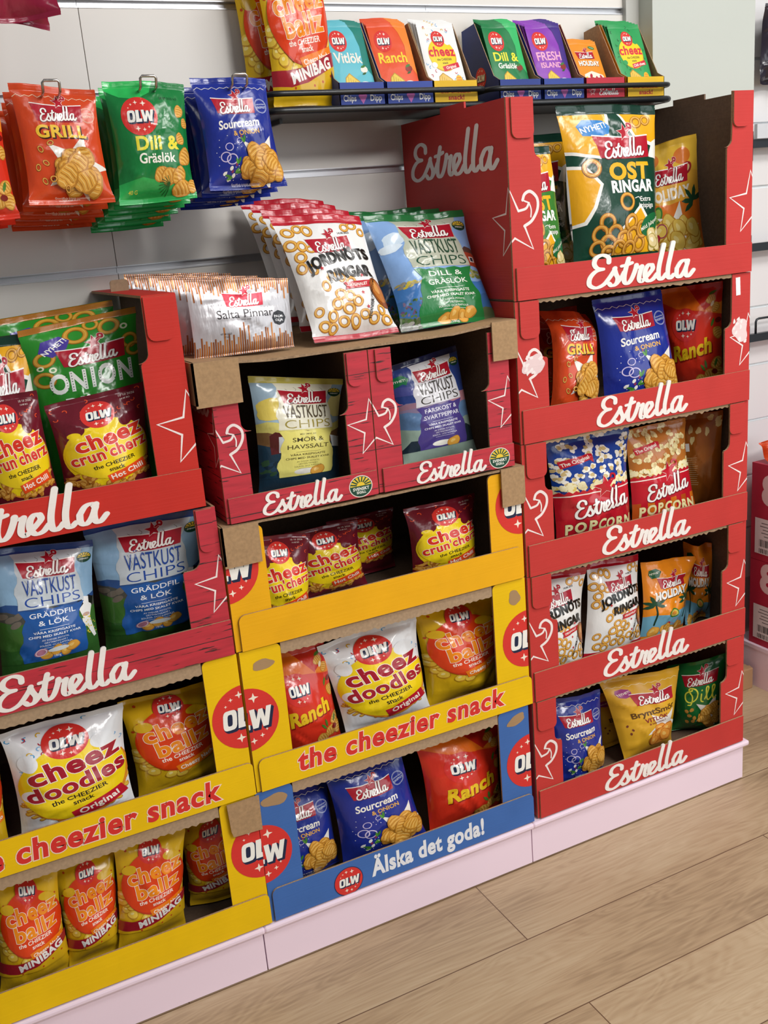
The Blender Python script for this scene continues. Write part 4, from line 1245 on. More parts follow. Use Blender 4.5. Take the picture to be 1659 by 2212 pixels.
def side_c1(b):
    c = Cv(388, 347, '#ffffff')
    c.logo(195, 268, 325, '#f0eae6', sy=.62)
    star(c, 388+2, 136, 62)
    # left face: canvas x runs from the wall to the front
    c.flat(b, (CX0, Y1, 1.174), (0, -(Y1-Y0), 0), (0, 0, .347), .0004, .00004)
    b.box((CX0, .137, 1.521), (CX0+TH, .226, 1.532), mat(RED, 'card'))
    b.box((CX1-TH, .13, 1.521), (CX1, .222, 1.532), mat('#6b5442', 'kraft'))
scar = '#e9d0d0'
def torn_marks(c, z0):
    rn = random.Random(4)
    for (x, y, rx, ry) in ((36, 147, 26, 17), (CX1*1000-CX0*1000-26, 150, 20, 24)):
        c.ell(x, y, rx, ry, scar, 12, 26, .12)
        for i in range(10): c.ell(x+rn.uniform(-rx, rx), y+rn.uniform(-ry, ry), 5, 3, '#f3e6e4', rn.randint(0, 90), 10, .2)
    x = c.w-34; c.rect(x, 240, 12, 36, '#f1eeee', 3)
carton('tall red carton on top of the right stack, with large white lettering on its side', CX0, CX1, 1.174, 1.521, RED, jl=.068, ju=.055, zs=1.418, lip=.059, tabs=tabsC(1.521),
       draw=c_draw(1.31, 62), logo=(.774, 1.043, 1.176, 1.246), torn_top=False, back=False, group=CG, side_draw=side_c1)
carton('red carton second from top of the right stack, with torn white patches', CX0, CX1, .908, 1.1735, RED, jl=.068, ju=.05, zs=1.066, tabs=((CX0+.008, CX0+.05, 1.105),), draw=c_draw(1.035, 56, torn_marks), logo=(.790, 1.024, .910, .976), group=CG, seed=1)
carton('red carton third from top of the right stack, holding popcorn bags', CX0, CX1, .642, .9075, RED, jl=.068, ju=.05, zs=.808, tabs=tabsC(.9075), draw=c_draw(.762, 56), logo=(.796, 1.032, .645, .710), group=CG, seed=2)
carton('red carton fourth from top of the right stack, holding peanut rings and palm tree bags', CX0, CX1, .372, .6415, RED, jl=.068, ju=.05, zs=.537, tabs=tabsC(.6415), draw=c_draw(.495, 56), logo=(.792, 1.028, .375, .440), group=CG, seed=3)
carton('lowest red carton of the right stack, standing on the pink plinth', CX0, CX1, .1025, .3715, RED, jl=.068, ju=.05, zs=.268, tabs=tabsC(.3715), draw=c_draw(.225, 56), logo=(.789, 1.024, .104, .168), group=CG, seed=4)

# yellow and blue cartons
def olw_corners(zc, r=60, patches=(), left=True):
    def f(c, x0, z0):
        if left: c.olw(-2, (zc-z0)*1000, r, '#8a1f1c' if False else None)
        c.olw(c.w+2, (zc-z0)*1000, r)
        for x, y, rx, ry, a in patches: c.ell(x if x > 0 else c.w+x, y, rx, ry, KR, a, 20, .08)
    return f
def t_cheezier(c, x0, z0):
    c.text('the cheezier snack', c.w*.5+2, 36, 54, '#d8322c', .035, shear=.1, out=('#f6dcc8', .03), width=445)
def t_cheezier_left(c, x0, z0):
    c.text('the cheezier snack', (-.262-x0)*1000, 31, 54, '#d8322c', .035, shear=.1, out=('#f6dcc8', .03), width=440)
def t_alska(c, x0, z0):
    c.olw((.178-x0)*1000, 27, 29, '#1f2b52')
    c.text('Älska det goda!', (.357-x0)*1000, 33, 50, '#e9ebf0', .04, width=256)
carton('blue carton at the bottom of the middle stack with white slogan lettering', .018, .606, .1025, .3715, BLU, jl=.072, zs=None, lip=.068, lipx=(.008, .0), lip_round=.012,
       draw=olw_corners(.246, 60, ((36, 246, 26, 12, 0), (-30, 244, 22, 11, 20))), lip_draw=t_alska, inner='#5e4c3c', torn_h=.02, seed=5)
carton('yellow carton with red slogan lettering, second from bottom of the middle stack', .024, .612, .3725, .6445, YEL, jl=.075, zs=None, lip=.064, lipx=(.008, -.003), lip_round=.012,
       draw=olw_corners(.516, 60, ((40, 240, 20, 10, 0), (-26, 236, 13, 16, 10))), lip_draw=t_cheezier, inner='#5e4c3c', torn_h=.02, seed=6)
carton('plain fronted yellow carton third from bottom of the middle stack, under a cardboard lid', .02, .612, .6455, .862, '#eeae0c', jl=.072, zs=None, lip=.066, lipx=(.010, .005), lip_round=.012,
       draw=olw_corners(.795, 60), torn_top=False, inner='#5e4c3c', seed=7)
AX0, AX1 = -.575, .019
carton('yellow carton at the bottom of the left stack, holding minibags', AX0, AX1, .1025, .3715, YEL, jl=.068, zs=None, lip=.064, lipx=(.005, .0), lip_round=.010,
       draw=olw_corners(.262, 60), inner='#5e4c3c', torn_h=.02, seed=8)
carton('yellow carton with red slogan lettering, second from bottom of the left stack', AX0, AX1, .3725, .6445, YEL, jl=.062, zs=None, lip=.065, lipx=(.005, -.002), lip_round=.010,
       draw=olw_corners(.526, 60), lip_draw=t_cheezier_left, inner='#5e4c3c', torn_h=.02, seed=9)
def wood_draw(zc, r=50):
    def f(c, x0, z0):
        star(c, 0, (zc-z0)*1000, r, lw=4.6); star(c, c.w+1, (zc-z0)*1000, r, True, lw=4.6)
    return f
def sigill(c, x, y, k=1.0):
    c.ell(x, y, 23*k, 20*k, '#e9e6d8'); c.ell(x, y, 21.5*k, 18.5*k, '#1f4a3a')
    c.poly([(x-20*k, y+1*k)]+[(x+20.5*k*math.cos(a), y+1+16.5*k*math.sin(a)) for a in np.linspace(3.14, 0, 14)], '#eac73a')
    for a in np.linspace(.25, 2.89, 8): c.line([(x+7*k*math.cos(a), y+1+6*k*math.sin(a)), (x+20*k*math.cos(a), y+1+16*k*math.sin(a))], 2.4*k, '#1f4a3a', False)
    c.ell(x, y+1.5*k, 8*k, 6.5*k, '#eac73a')
    c.poly([(x-21*k, y+1)]+[(x+21*k*math.cos(a), y+1+18*k*math.sin(a)) for a in np.linspace(3.3, 6.1, 12)]+[(x+21*k, y+1)], '#1f4a3a')
    c.text('SVENSKT', x, y-4.5*k, 7.4*k, '#f2f0e6', .03); c.text('SIGILL', x, y-11*k, 6.4*k, '#f2f0e6', .03)
WD = '#bd2a39'
carton('red wood-print carton in the left stack holding blue coastal chip bags', AX0, .016, .6455, .9085, WD, 'redwood', jl=.067, ju=.036, zs=.808, lip=.064, lipx=(.003, .0),
       tabs=((-.018, .008, .835),), draw=lambda c, x0, z0: star(c, c.w+1, 128, 52, False, 5), logo=(-.372, -.150, .648, .712), torn_top=False, seed=10)
e = carton('bright red carton at the top of the left stack, open at the top', AX0, -.001, .912, 1.253, '#c42c22', jl=.068, ju=.054, zs=1.153, lip=.064, lipx=(.003, -.002),
       tabs=((-.053, -.012, 1.185),), draw=lambda c, x0, z0: star(c, c.w+2, 132, 60, False, 5.5), logo=(-.405, -.152, .916, .985), torn_top=False, back=False, seed=11)
b = MB(); b.box((-.054, Y0+.002, 1.2505), (-.001, Y1, 1.2545), mat('#c42c22', 'card'), {'-x': mat('#a98a68', 'board'), '-z': mat('#6b5442', 'kraft')})
b.build('top_flange', e)
b = MB(); b.prism_xz(rrect(-.044, 1.2545, -.012, 1.274, .006, 'tl tr'), .262, .265, mat('#9a8266', 'kraft'), mat(RED, 'card'), mat('#a98a68', 'board')); b.build('handle_flap', e)
def sig(c, x0, z0): sigill(c, c.w-33, 21, .98)
def side_b4(b):
    c = Cv(388, 262, '#ffffff'); star(c, 389, 138, 50, lw=4.6)
    c.logo(240, 205, 250, '#c9c0be', sy=.6)
    c.flat(b, (.034, Y1, .872), (0, -.388, 0), (0, 0, .262), .0004, .00004)
carton('left of two small red wood-print cartons on the middle stack, yellow coastal bag inside', .034, .3145, .8725, 1.126, WD, 'redwood', jl=.050, ju=.043, zs=1.022, lip=.044, lipx=(.005, .003),
       tabs=((.274, .303, 1.068), ), draw=wood_draw(.993), lip_draw=sig, logo=(.094, .243, .874, .9175), torn_top=False, side_draw=side_b4, seed=12)
carton('right of two small red wood-print cartons on the middle stack, purple coastal bag inside', .3165, .599, .8725, 1.126, WD, 'redwood', jl=.050, ju=.043, zs=1.022, lip=.044, lipx=(.008, .0),
       tabs=((.328, .357, 1.068), ), draw=wood_draw(.993), lip_draw=sig, logo=(.388, .537, .874, .9175), torn_top=False, seed=13)
# cardboard lids
def lid(label, x0, x1, z, sag, fl, fr, seed):
    e = empty('cardboard_tray', ((x0+x1)/2, .2, z), label, 'lid', 'brown cardboard lids on the middle stack')
    k = mat('#a98862', 'kraft'); ed = mat('#9c8062', 'board'); k2 = mat('#cdbda6', 'kraft')
    b = MB(); n = 60; rn = random.Random(seed)
    top = []
    for i in range(n+1):
        t = i/n; x = x0+(x1-x0)*t; zz = z-sag*min(1, math.sin(math.pi*t)*1.6)
        top.append((x, zz, -.004-(.003*rn.random() if .1 < t < .9 else 0)+(0.004 if .1 < t < .9 else 0)))
    V = []
    for x, zz, y in top: V += [(x, y, zz), (x, Y1, z), (x, y, zz-.004), (x, Y1, z-.004)]
    F1 = []; F2 = []; F3 = []
    for i in range(n):
        a = 4*i; c = 4*(i+1)
        F1.append((a, c, c+1, a+1)); F2.append((a+2, a+3, c+3, c+2)); F3.append((a+2, c+2, c, a))
    b.add(V, F1, k); b.add(V, F2, k2); b.add(V, F3, ed)
    b.build('lid_sheet', e)
    for (fx0, fx1, fz, cor) in fl+fr:
        b = MB(); b.prism_xz(rrect(fx0, fz, fx1, z-.001, .008, cor), -.0075, -.0042, k, k2, ed); b.build('corner_flap', e)
    if fl:
        b = MB(); b.box((x0-.0035, -.0075, fl[0][2]+.004), (x0, Y1, z-.001), k, {'+x': k2}); b.build('side_flap', e)
    return e
lid('brown cardboard lid on top of the two wood-print cartons, carrying bags', .010, .614, 1.145, .011, [(.0065, .084, 1.072, '')], [(.562, .6155, 1.074, '')], 3)
lid('brown cardboard lid between the wood-print cartons and the yellow carton', .022, .615, .8715, .003, [(.0185, .084, .800, '')], [(.566, .618, .797, 'br')], 4)
e = empty('cardboard_tray', (0, .2, .3717), 'brown cardboard corner flap hanging over the lowest left yellow carton', 'lid')
b = MB(); b.prism_xz([(-.036, .371), (-.034, .318), (-.031, .306), (.023, .303), (.024, .3715)], -.0078, -.0048, mat('#a98862', 'kraft'), mat('#a98862', 'kraft'), mat('#9c8062', 'board')); b.build('corner_flap', e)

# ------------------------------------------------------------------ wall hooks and wire shelf
def hook(x, z, label):
    e = empty('wall_hook', (x, WALL_Y, z), label, 'hook', 'chrome wall hooks')
    m = mat('#b9b4b0', 'metal'); w = .0125
    b = MB()
    P = [(x-w, WALL_Y-.004, z), (x-w, .135, z), (x-w, .122, z+.004), (x-w, .118, z+.016), (x-w+.003, .1175, z+.019), (x+w-.003, .1175, z+.019), (x+w, .118, z+.016), (x+w, .122, z+.004), (x+w, .135, z), (x+w, WALL_Y-.004, z)]
    b.tube(P, .0022, m, 8); b.build('wire_loop', e)
    b = MB(); b.box((x-.02, WALL_Y-.005, z-.012), (x+.02, WALL_Y-.0005, z+.02), m); b.build('wall_plate', e)
hook(-.115, 1.558, 'chrome wall hook holding the orange chip bags')
hook(.034, 1.562, 'chrome wall hook holding the green chip bags')
hook(.185, 1.563, 'chrome wall hook holding the small blue chip bags')
hook(-.265, 1.553, 'chrome wall hook at the left picture edge holding the red chip bags')
def wire_shelf(x0, x1, label):
    e = empty('wire_shelf', ((x0+x1)/2, WALL_Y, 1.54), label, 'shelf', 'black shelves with guard rails')
    m = mat('#17191b', 'powder'); yf = .236
    b = MB(); b.box((x0+.012, yf+.004, 1.532), (x1-.012, WALL_Y-.004, 1.5445), m); b.build('tray', e)
    for z, nm, r in ((1.5665, 'guard_rail', .0052), (1.5375, 'base_rail', .0066)):
        b = MB(); P = [(x0, WALL_Y-.004, z), (x0, yf+.03, z), (x0+.004, yf+.012, z), (x0+.014, yf+.002, z), (x0+.03, yf, z), (x1-.014, yf, z), (x1-.005, yf+.003, z), (x1, yf+.014, z), (x1, WALL_Y-.004, z)]
        b.tube(P, r, m, 10); b.build(nm, e)
    for x in (x0+.05, x1-.05):
        b = MB(); b.box((x-.003,   .31, 1.524), (x+.003, WALL_Y-.002, 1.5405), m); b.build('bracket', e)
    return e
wire_shelf(.275, .730, 'black wire-railed shelf, the left one, carrying minibags and dip sachets')
wire_shelf(.744, 1.198, 'black wire-railed shelf, the right one, carrying dip sachet boxes')

# dip sachet boxes on the shelves
ZT = 1.5447
def dip_box(x0, x1, col, txt, sach, label, slabel, n, top=1.702, side_olw=False, y0=.25, h=.040, dx=0, sw=.084, sh=.158, behind=3):
    y1 = .383
    e = empty('sachet_box', ((x0+x1)/2, (y0+y1)/2, ZT), label, 'sachet box', 'sachet boxes on the wire shelves')
    o = mat(col, 'card'); inn = mat('#a9825c', 'kraft'); ed = mat('#a98a68', 'board')
    b = MB(); b.box((x0, y0, ZT), (x1, y1, ZT+.0015), inn, {'-z': o}); b.build('box_base', e)
    b = MB(); b.box((x0, y0, ZT), (x1, y0+.0015, ZT+h), inn, {'-y': o})
    def dr(c):
        if txt == 'chips':
            c.text('Chips', 20, 12, 15, '#ece9e6', .02, width=26); c.text('Dipp', c.w-20, 12, 15, '#ece9e6', .02, width=24)
            c.poly([(c.w/2, 2), (c.w/2-9, 16), (c.w/2-6, 22), (c.w/2, 18), (c.w/2+6, 22), (c.w/2+9, 16)], '#c26ab0')
        elif txt == 'cheez': c.text('the cheezier', c.w/2, 21, 11, '#b8262e', .02, width=c.w*.72); c.text('snack!', c.w/2, 9, 12, '#b8262e', .03, width=c.w*.36)
        else: c.logo(c.w/2+8, 13, 50, '#f0e8e4', sy=.8); star(c, 16, 13, 8, True, 1.2)
    artwork(b, x0, x1, ZT, ZT+h, dr, y0); b.build('front_lip', e)
    for sx in (x0, x1-.0015):
        b = MB(); P = [(y0, ZT), (y1, ZT), (y1, top-.006), (y1-.05, top), (y0+.02, ZT+h+.01), (y0, ZT+h)]
        A = [(sx, a, z) for a, z in P]; B = [(sx+.0015, a, z) for a, z in P]; k = len(P)
        mo = o if sx == x0 else inn; mi_ = inn if sx == x0 else o
        b.face(A[::-1], mo); b.face(B, mi_)
        for i in range(k): b.face([A[i], A[(i+1) % k], B[(i+1) % k], B[i]], ed)
        if side_olw and sx == x0:
            c = Cv(120, 100, '#ffffff'); c.olw(66, 52, 20, None, 1.0); c.flat(b, (x0, y1, ZT), (0, -.12, 0), (0, 0, .1), .0004, .00004)
        b.build('side_panel', e)
    xm = (x0+x1)/2+dx
    TL = (xm-sw/2+.004, .330, ZT+sh); TR = (xm+sw/2+.004, .330, ZT+sh)
    BR = (xm+sw/2-.002, .262, ZT+.004); BL = (xm-sw/2-.002, .262, ZT+.004)
    s0 = bag('sachet', sach, [TL, TR, BR, BL], .008, n, slabel, 'sachet', None, narrow=.01, crump=.35, seals=False)
    for i in range(behind):
        copy_tree(s0, s0.location+Vector((-.0012*(i+1)*(1 if n % 2 else -1), .0085*(i+1), .0035*(i+1))), slabel.split(',')[0]+(', directly behind the front sachet', ', third back in its box', ', fourth back in its box', ', last in its box')[i])['group'] = 'sachets in '+label
dip_box(.422, .516, '#3a4d9c', 'chips', 's_vit', 'blue sachet box with turquoise garlic sachets', 'turquoise and green dip sachet, beside the minibags', 201, behind=2, top=1.702)
dip_box(.520, .621, '#3a4d9c', 'chips', 's_ranch', 'blue sachet box with red and orange sachets', 'red and orange dip sachet, front one in the second blue box', 202, behind=4, top=1.702, dx=-.006)
dip_box(.622, .721, '#e6b724', 'cheez', 's_cheez', 'yellow sachet box with white sachets on the left shelf', 'white dip sachet with coloured hooks, front of its yellow box', 203, behind=3, top=1.702)
dip_box(.772, .872, '#33448c', 'chips', 's_dill', 'dark blue sachet box with green dill sachets, first on the right shelf', 'green dill dip sachet, front one in the dark blue box', 204, behind=4, side_olw=True, top=1.702)
dip_box(.878, .980, '#3a4d9c', 'chips', 's_fresh', 'blue sachet box with purple sachets', 'purple dip sachet, front one in its blue box', 205, behind=4, top=1.702)
dip_box(.984, 1.086, '#c23040', 'estr', 's_holi', 'red sachet box with orange sachets', 'orange vegan dip sachet, front one in the red box', 206, behind=2, top=1.702, sh=.124, sw=.076, dx=-.006)
dip_box(1.092, 1.193, '#e6b724', 'cheez', 's_green', 'yellow sachet box with green sachets at the right shelf end', 'green and yellow chili dip sachet, front one at the right shelf end', 207, behind=4, top=1.702)

# ------------------------------------------------------------------ bags
def d_back(col):
    c = Cv(200, 280, col)
    for i in range(14): c.ell(c.rnd.random()*200, 150+c.rnd.random()*120, 12, 8, '#d9c58a', c.rnd.randint(0, 90), 14, .15)
    c.rect(60, 190, 22, 22, '#e9e6e0')
    for i in range(14): c.rect(70+(i % 3), 160-i*6, 60-(i % 4)*6, 1.2, '#d9b98a')
    return c
DESIGN['popback'] = lambda: d_back('#a05a1e')
BAGS = {}
_bag = bag
def bag(name, dk, cor, T, seed, *a, **k):
    o = _bag(name, dk, cor, T, seed, *a, **k); BAGS[seed] = o; return o
bag('chip_bag', 'grill', [(-0.173,0.150,1.579), (-0.045,0.150,1.567), (-0.042,0.135,1.397), (-0.174,0.135,1.400)], 0.045, 3, 'orange bag of ridged chips at the front of the left hook', 'chip bag', 'small chip bags hanging from wall hooks')
bag('chip_bag', 'dillo', [(-0.031,0.150,1.580), (0.101,0.150,1.574), (0.092,0.135,1.395), (-0.036,0.135,1.391)], 0.045, 5, 'green bag of ridged chips at the front of the middle hook', 'chip bag', 'small chip bags hanging from wall hooks')
bag('chip_bag', 'sour', [(0.110,0.150,1.582), (0.243,0.150,1.580), (0.251,0.135,1.404), (0.117,0.135,1.405)], 0.045, 7, 'small blue bag of chips at the front of the right hook', 'chip bag', 'small chip bags hanging from wall hooks')
bag('chip_bag', 'ranch', [(-0.306,0.150,1.562), (-0.190,0.150,1.563), (-0.189,0.135,1.384), (-0.319,0.135,1.380)], 0.045, 9, 'red chip bag cut by the left picture edge beside the orange hanging bags', 'chip bag', 'small chip bags hanging from wall hooks')
bag('candy_bag', 'plainred', [(-0.184,0.140,1.829), (-0.070,0.140,1.838), (-0.084,0.130,1.667), (-0.210,0.130,1.656)], 0.03, 12, 'shiny dark red bag at the top left corner, the upper and front one', 'bag', 'dark red bags at top left', crump=2.2)
bag('candy_bag', 'plainred', [(-0.195,0.170,1.825), (-0.080,0.170,1.834), (-0.094,0.160,1.656), (-0.213,0.160,1.663)], 0.03, 13, 'shiny dark red bag at the top left corner, the one hanging lower behind', 'bag', 'dark red bags at top left', crump=2.2)
bag('snack_bag', 'mini', [(0.293,0.300,1.806), (0.430,0.300,1.813), (0.437,0.285,1.550), (0.306,0.285,1.550)], 0.05, 21, 'yellow and orange minibag standing on the wire shelf at its left end', 'snack bag', None, lift=0.1)
bag('snack_bag', 'mini', [(0.271,0.360,1.797), (0.407,0.360,1.804), (0.406,0.345,1.550), (0.278,0.345,1.550)], 0.045, 22, 'second yellow and orange minibag behind the first on the wire shelf', 'snack bag', None, lift=0.1)
bag('snack_bag', 'ost', [(0.810,0.115,1.518), (1.052,0.115,1.513), (1.034,0.085,1.185), (0.813,0.085,1.185)], 0.075, 31, 'dark green and yellow cheese rings bag, front and centre of the top red carton', 'snack bag', 'bags in the top red carton', lift=0.14)
bag('snack_bag', 'ost', [(0.681,0.200,1.472), (0.892,0.200,1.475), (0.905,0.185,1.185), (0.699,0.185,1.185)], 0.05, 32, 'dark green and yellow rings bag half hidden behind the front one, top red carton', 'snack bag', 'bags in the top red carton', lift=0.12)
bag('snack_bag', 'bagar', [(0.632,0.075,1.440), (0.760,0.075,1.444), (0.786,0.055,1.185), (0.632,0.055,1.185)], 0.05, 33, 'lighter green cheddar snack bag peeking past the left jamb of the top red carton', 'snack bag', 'bags in the top red carton', lift=0.12)
bag('chip_bag', 'holichips', [(1.062,0.210,1.431), (1.180,0.141,1.456), (1.180,0.100,1.185), (1.060,0.190,1.185)], 0.06, 34, 'yellow and orange chip bag at the right inside the top red carton', 'chip bag', 'bags in the top red carton', lift=0.12, crump=1.8)
bag('chip_bag', 'grill', [(0.761,0.090,1.143), (0.876,0.090,1.123), (0.857,0.065,0.918), (0.725,0.065,0.918)], 0.07, 41, 'crumpled orange ridged chip bag in the second red carton from the top', 'chip bag', 'bags in the second red carton', lift=0.12, crump=2.4, fold=0.6)
bag('chip_bag', 'grill', [(0.770,0.200,1.126), (0.912,0.200,1.130), (0.912,0.190,0.918), (0.765,0.190,0.918)], 0.06, 42, 'dark orange chip bag lying behind at the left of the second red carton', 'chip bag', 'bags in the second red carton', crump=2)
bag('chip_bag', 'sour', [(0.857,0.085,1.150), (1.040,0.085,1.154), (1.068,0.060,0.918), (0.862,0.060,0.918)], 0.065, 43, 'blue chip bag in the middle of the second red carton from the top', 'chip bag', 'bags in the second red carton', lift=0.1)
bag('chip_bag', 'ranch', [(1.089,0.165,1.144), (1.180,0.060,1.157), (1.180,0.048,0.918), (1.102,0.145,0.918)], 0.065, 44, 'red and orange chip bag at the right of the second red carton', 'chip bag', 'bags in the second red carton', lift=0.06)
bag('popcorn_bag', 'popblue', [(0.719,0.075,0.886), (0.935,0.075,0.882), (0.923,0.055,0.654), (0.730,0.055,0.654)], 0.07, 51, 'blue and red popcorn bag in the third red carton', 'popcorn bag', 'popcorn bags', lift=0.08)
bag('popcorn_bag', 'poporange', [(0.928,0.080,0.874), (1.089,0.080,0.877), (1.110,0.055,0.654), (0.921,0.055,0.654)], 0.05, 52, 'orange and red popcorn bag in the third red carton', 'popcorn bag', 'popcorn bags', lift=0.08)
bag('popcorn_bag', 'popback', [(1.088,0.130,0.867), (1.180,0.056,0.884), (1.180,0.052,0.654), (1.115,0.125,0.654)], 0.03, 53, 'orange-brown popcorn bag seen from behind at the right of the third red carton', 'popcorn bag', 'popcorn bags')
bag('snack_bag', 'jord', [(0.632,0.075,0.616), (0.813,0.075,0.602), (0.792,0.055,0.382), (0.639,0.055,0.382)], 0.06, 61, 'white peanut rings bag cut by the left jamb of the fourth red carton', 'snack bag', 'bags in the fourth red carton', lift=0.08)
bag('snack_bag', 'jord', [(0.831,0.090,0.601), (0.972,0.090,0.590), (0.954,0.060,0.382), (0.785,0.060,0.382)], 0.06, 62, 'white peanut rings bag standing at the middle of the fourth red carton', 'snack bag', 'bags in the fourth red carton', lift=0.08)
bag('chip_bag', 'holiday', [(0.984,0.100,0.564), (1.144,0.100,0.544), (1.093,0.075,0.382), (0.952,0.075,0.382)], 0.05, 63, 'orange and light blue chip bag with palm trees in the fourth red carton', 'chip bag', 'bags in the fourth red carton', lift=0.1, crump=1.6)
bag('chip_bag', 'holiday', [(1.130,0.120,0.572), (1.180,0.082,0.567), (1.180,0.089,0.382), (1.123,0.115,0.382)], 0.028, 64, 'crumpled palm tree chip bag behind at the right of the fourth red carton', 'chip bag', 'bags in the fourth red carton', crump=3)
bag('chip_bag', 'sour', [(0.688,0.080,0.321), (0.855,0.080,0.300), (0.838,0.055,0.115), (0.710,0.055,0.115)], 0.06, 71, 'blue chip bag at the left of the lowest red carton', 'chip bag', 'bags in the lowest red carton', lift=0.06)
bag('chip_bag', 'brynt', [(0.859,0.090,0.315), (1.088,0.090,0.289), (1.036,0.060,0.115), (0.892,0.060,0.115)], 0.065, 72, 'golden yellow garlic chip bag in the middle of the lowest red carton', 'chip bag', 'bags in the lowest red carton', lift=0.12)
bag('chip_bag', 'brynt', [(0.870,0.155,0.253), (1.050,0.155,0.224), (1.042,0.135,0.115), (0.886,0.135,0.115)], 0.03, 73, 'yellow chip bag standing behind the golden one in the lowest red carton', 'chip bag', 'bags in the lowest red carton')
bag('chip_bag', 'dille', [(1.094,0.140,0.266), (1.180,0.033,0.315), (1.180,0.044,0.115), (1.080,0.110,0.115)], 0.07, 74, 'green dill chip bag at the right of the lowest red carton', 'chip bag', 'bags in the lowest red carton', lift=0.06)
bag('chip_bag', 'sour', [(0.041,0.100,0.306), (0.194,0.100,0.295), (0.197,0.075,0.115), (0.051,0.075,0.115)], 0.065, 81, 'blue chip bag cut by the left jamb of the blue carton', 'chip bag', 'bags in the blue carton', lift=0.06)
bag('chip_bag', 'sour', [(0.181,0.075,0.320), (0.351,0.075,0.315), (0.386,0.055,0.115), (0.190,0.055,0.115)], 0.07, 82, 'large blue chip bag in the middle of the blue carton', 'chip bag', 'bags in the blue carton', lift=0.1)
bag('chip_bag', 'ranch', [(0.385,0.085,0.322), (0.590,0.085,0.307), (0.570,0.060,0.115), (0.388,0.060,0.115)], 0.075, 83, 'red and orange chip bag at the right of the blue carton', 'chip bag', 'bags in the blue carton', lift=0.06)
bag('chip_bag', 'ranch', [(0.074,0.085,0.588), (0.214,0.085,0.586), (0.227,0.065,0.382), (0.093,0.065,0.382)], 0.065, 91, 'red chip bag at the left of the lower middle yellow carton', 'chip bag', 'bags in the lower middle yellow carton', lift=0.06)
bag('snack_bag', 'doodles', [(0.197,0.085,0.580), (0.408,0.085,0.590), (0.418,0.060,0.382), (0.228,0.060,0.382)], 0.08, 92, 'white and yellow puffs bag in the lower middle yellow carton', 'snack bag', 'bags in the lower middle yellow carton', lift=0.15)
bag('snack_bag', 'ballz', [(0.409,0.100,0.593), (0.596,0.082,0.588), (0.590,0.075,0.382), (0.414,0.075,0.382)], 0.08, 93, 'yellow and orange puff balls bag at the right of the lower middle yellow carton', 'snack bag', 'bags in the lower middle yellow carton', lift=0.2)
bag('snack_bag', 'crunch', [(0.074,0.070,0.826), (0.205,0.070,0.805), (0.181,0.055,0.654), (0.074,0.055,0.654)], 0.06, 101, 'maroon and yellow snack bag at the far left of the upper middle yellow carton', 'snack bag', 'maroon and yellow snack bags in the upper middle yellow carton', lift=0.12)
bag('snack_bag', 'crunch', [(0.176,0.135,0.796), (0.327,0.135,0.791), (0.332,0.120,0.654), (0.180,0.120,0.654)], 0.06, 102, 'maroon and yellow snack bag second from left, upper middle yellow carton', 'snack bag', 'maroon and yellow snack bags in the upper middle yellow carton', lift=0.12)
bag('snack_bag', 'crunch', [(0.296,0.215,0.774), (0.445,0.215,0.775), (0.433,0.200,0.654), (0.294,0.200,0.654)], 0.055, 103, 'maroon and yellow snack bag third from left, upper middle yellow carton', 'snack bag', 'maroon and yellow snack bags in the upper middle yellow carton', lift=0.2)
bag('snack_bag', 'crunch', [(0.404,0.085,0.807), (0.564,0.085,0.809), (0.544,0.060,0.654), (0.395,0.060,0.654)], 0.07, 104, 'maroon and yellow snack bag alone at the right of the upper middle yellow carton', 'snack bag', 'maroon and yellow snack bags in the upper middle yellow carton', lift=0.14)
bag('chip_bag', 'vsmor', [(0.124,0.085,1.100), (0.303,0.085,1.070), (0.268,0.060,0.882), (0.113,0.060,0.882)], 0.06, 111, 'pale yellow coastal chip bag in the left wood-print carton', 'chip bag', None, lift=0.18)
bag('chip_bag', 'vfarsk', [(0.402,0.100,1.077), (0.551,0.100,1.099), (0.559,0.060,0.882), (0.396,0.060,0.882)], 0.055, 112, 'purple and white coastal chip bag in the right wood-print carton', 'chip bag', None, lift=0.18)
bag('pretzel_pouch', 'salta', [(0.036,0.075,1.269), (0.215,0.075,1.255), (0.208,0.060,1.141), (0.033,0.060,1.141)], 0.02, 121, 'silver and brown pretzel stick pouch at the front of its row on the cardboard lid', 'pretzel pouch', 'pretzel stick pouches', narrow=0.02, crump=0.5)
bag('snack_bag', 'jord', [(0.218,0.140,1.360), (0.390,0.140,1.348), (0.405,0.055,1.141), (0.241,0.055,1.141)], 0.055, 122, 'white and red peanut rings bag leaning at the front on the cardboard lid', 'snack bag', 'peanut rings bags on the lid')
bag('chip_bag', 'vdill', [(0.402,0.160,1.345), (0.612,0.160,1.341), (0.622,0.060,1.141), (0.416,0.060,1.141)], 0.06, 123, 'green coastal chip bag leaning at the front right on the cardboard lid', 'chip bag', 'green coastal chip bags on the lid')
bag('snack_bag', 'onion', [(-0.226,0.130,1.215), (-0.036,0.130,1.233), (-0.042,0.110,0.926), (-0.230,0.110,0.926)], 0.08, 131, 'green onion rings bag at the right of the top left red carton, the front one', 'snack bag', 'green onion rings bags', lift=0.4)
bag('snack_bag', 'onion', [(-0.260,0.220,1.230), (-0.055,0.220,1.243), (-0.042,0.200,0.926), (-0.256,0.200,0.926)], 0.07, 132, 'green onion rings bag directly behind the front one in the top left red carton', 'snack bag', 'green onion rings bags', lift=0.42)
bag('snack_bag', 'onion', [(-0.350,0.270,1.219), (-0.192,0.270,1.224), (-0.212,0.260,0.926), (-0.373,0.260,0.926)], 0.05, 133, 'green onion rings bag at the far left back of the top left red carton', 'snack bag', 'green onion rings bags', lift=0.42)
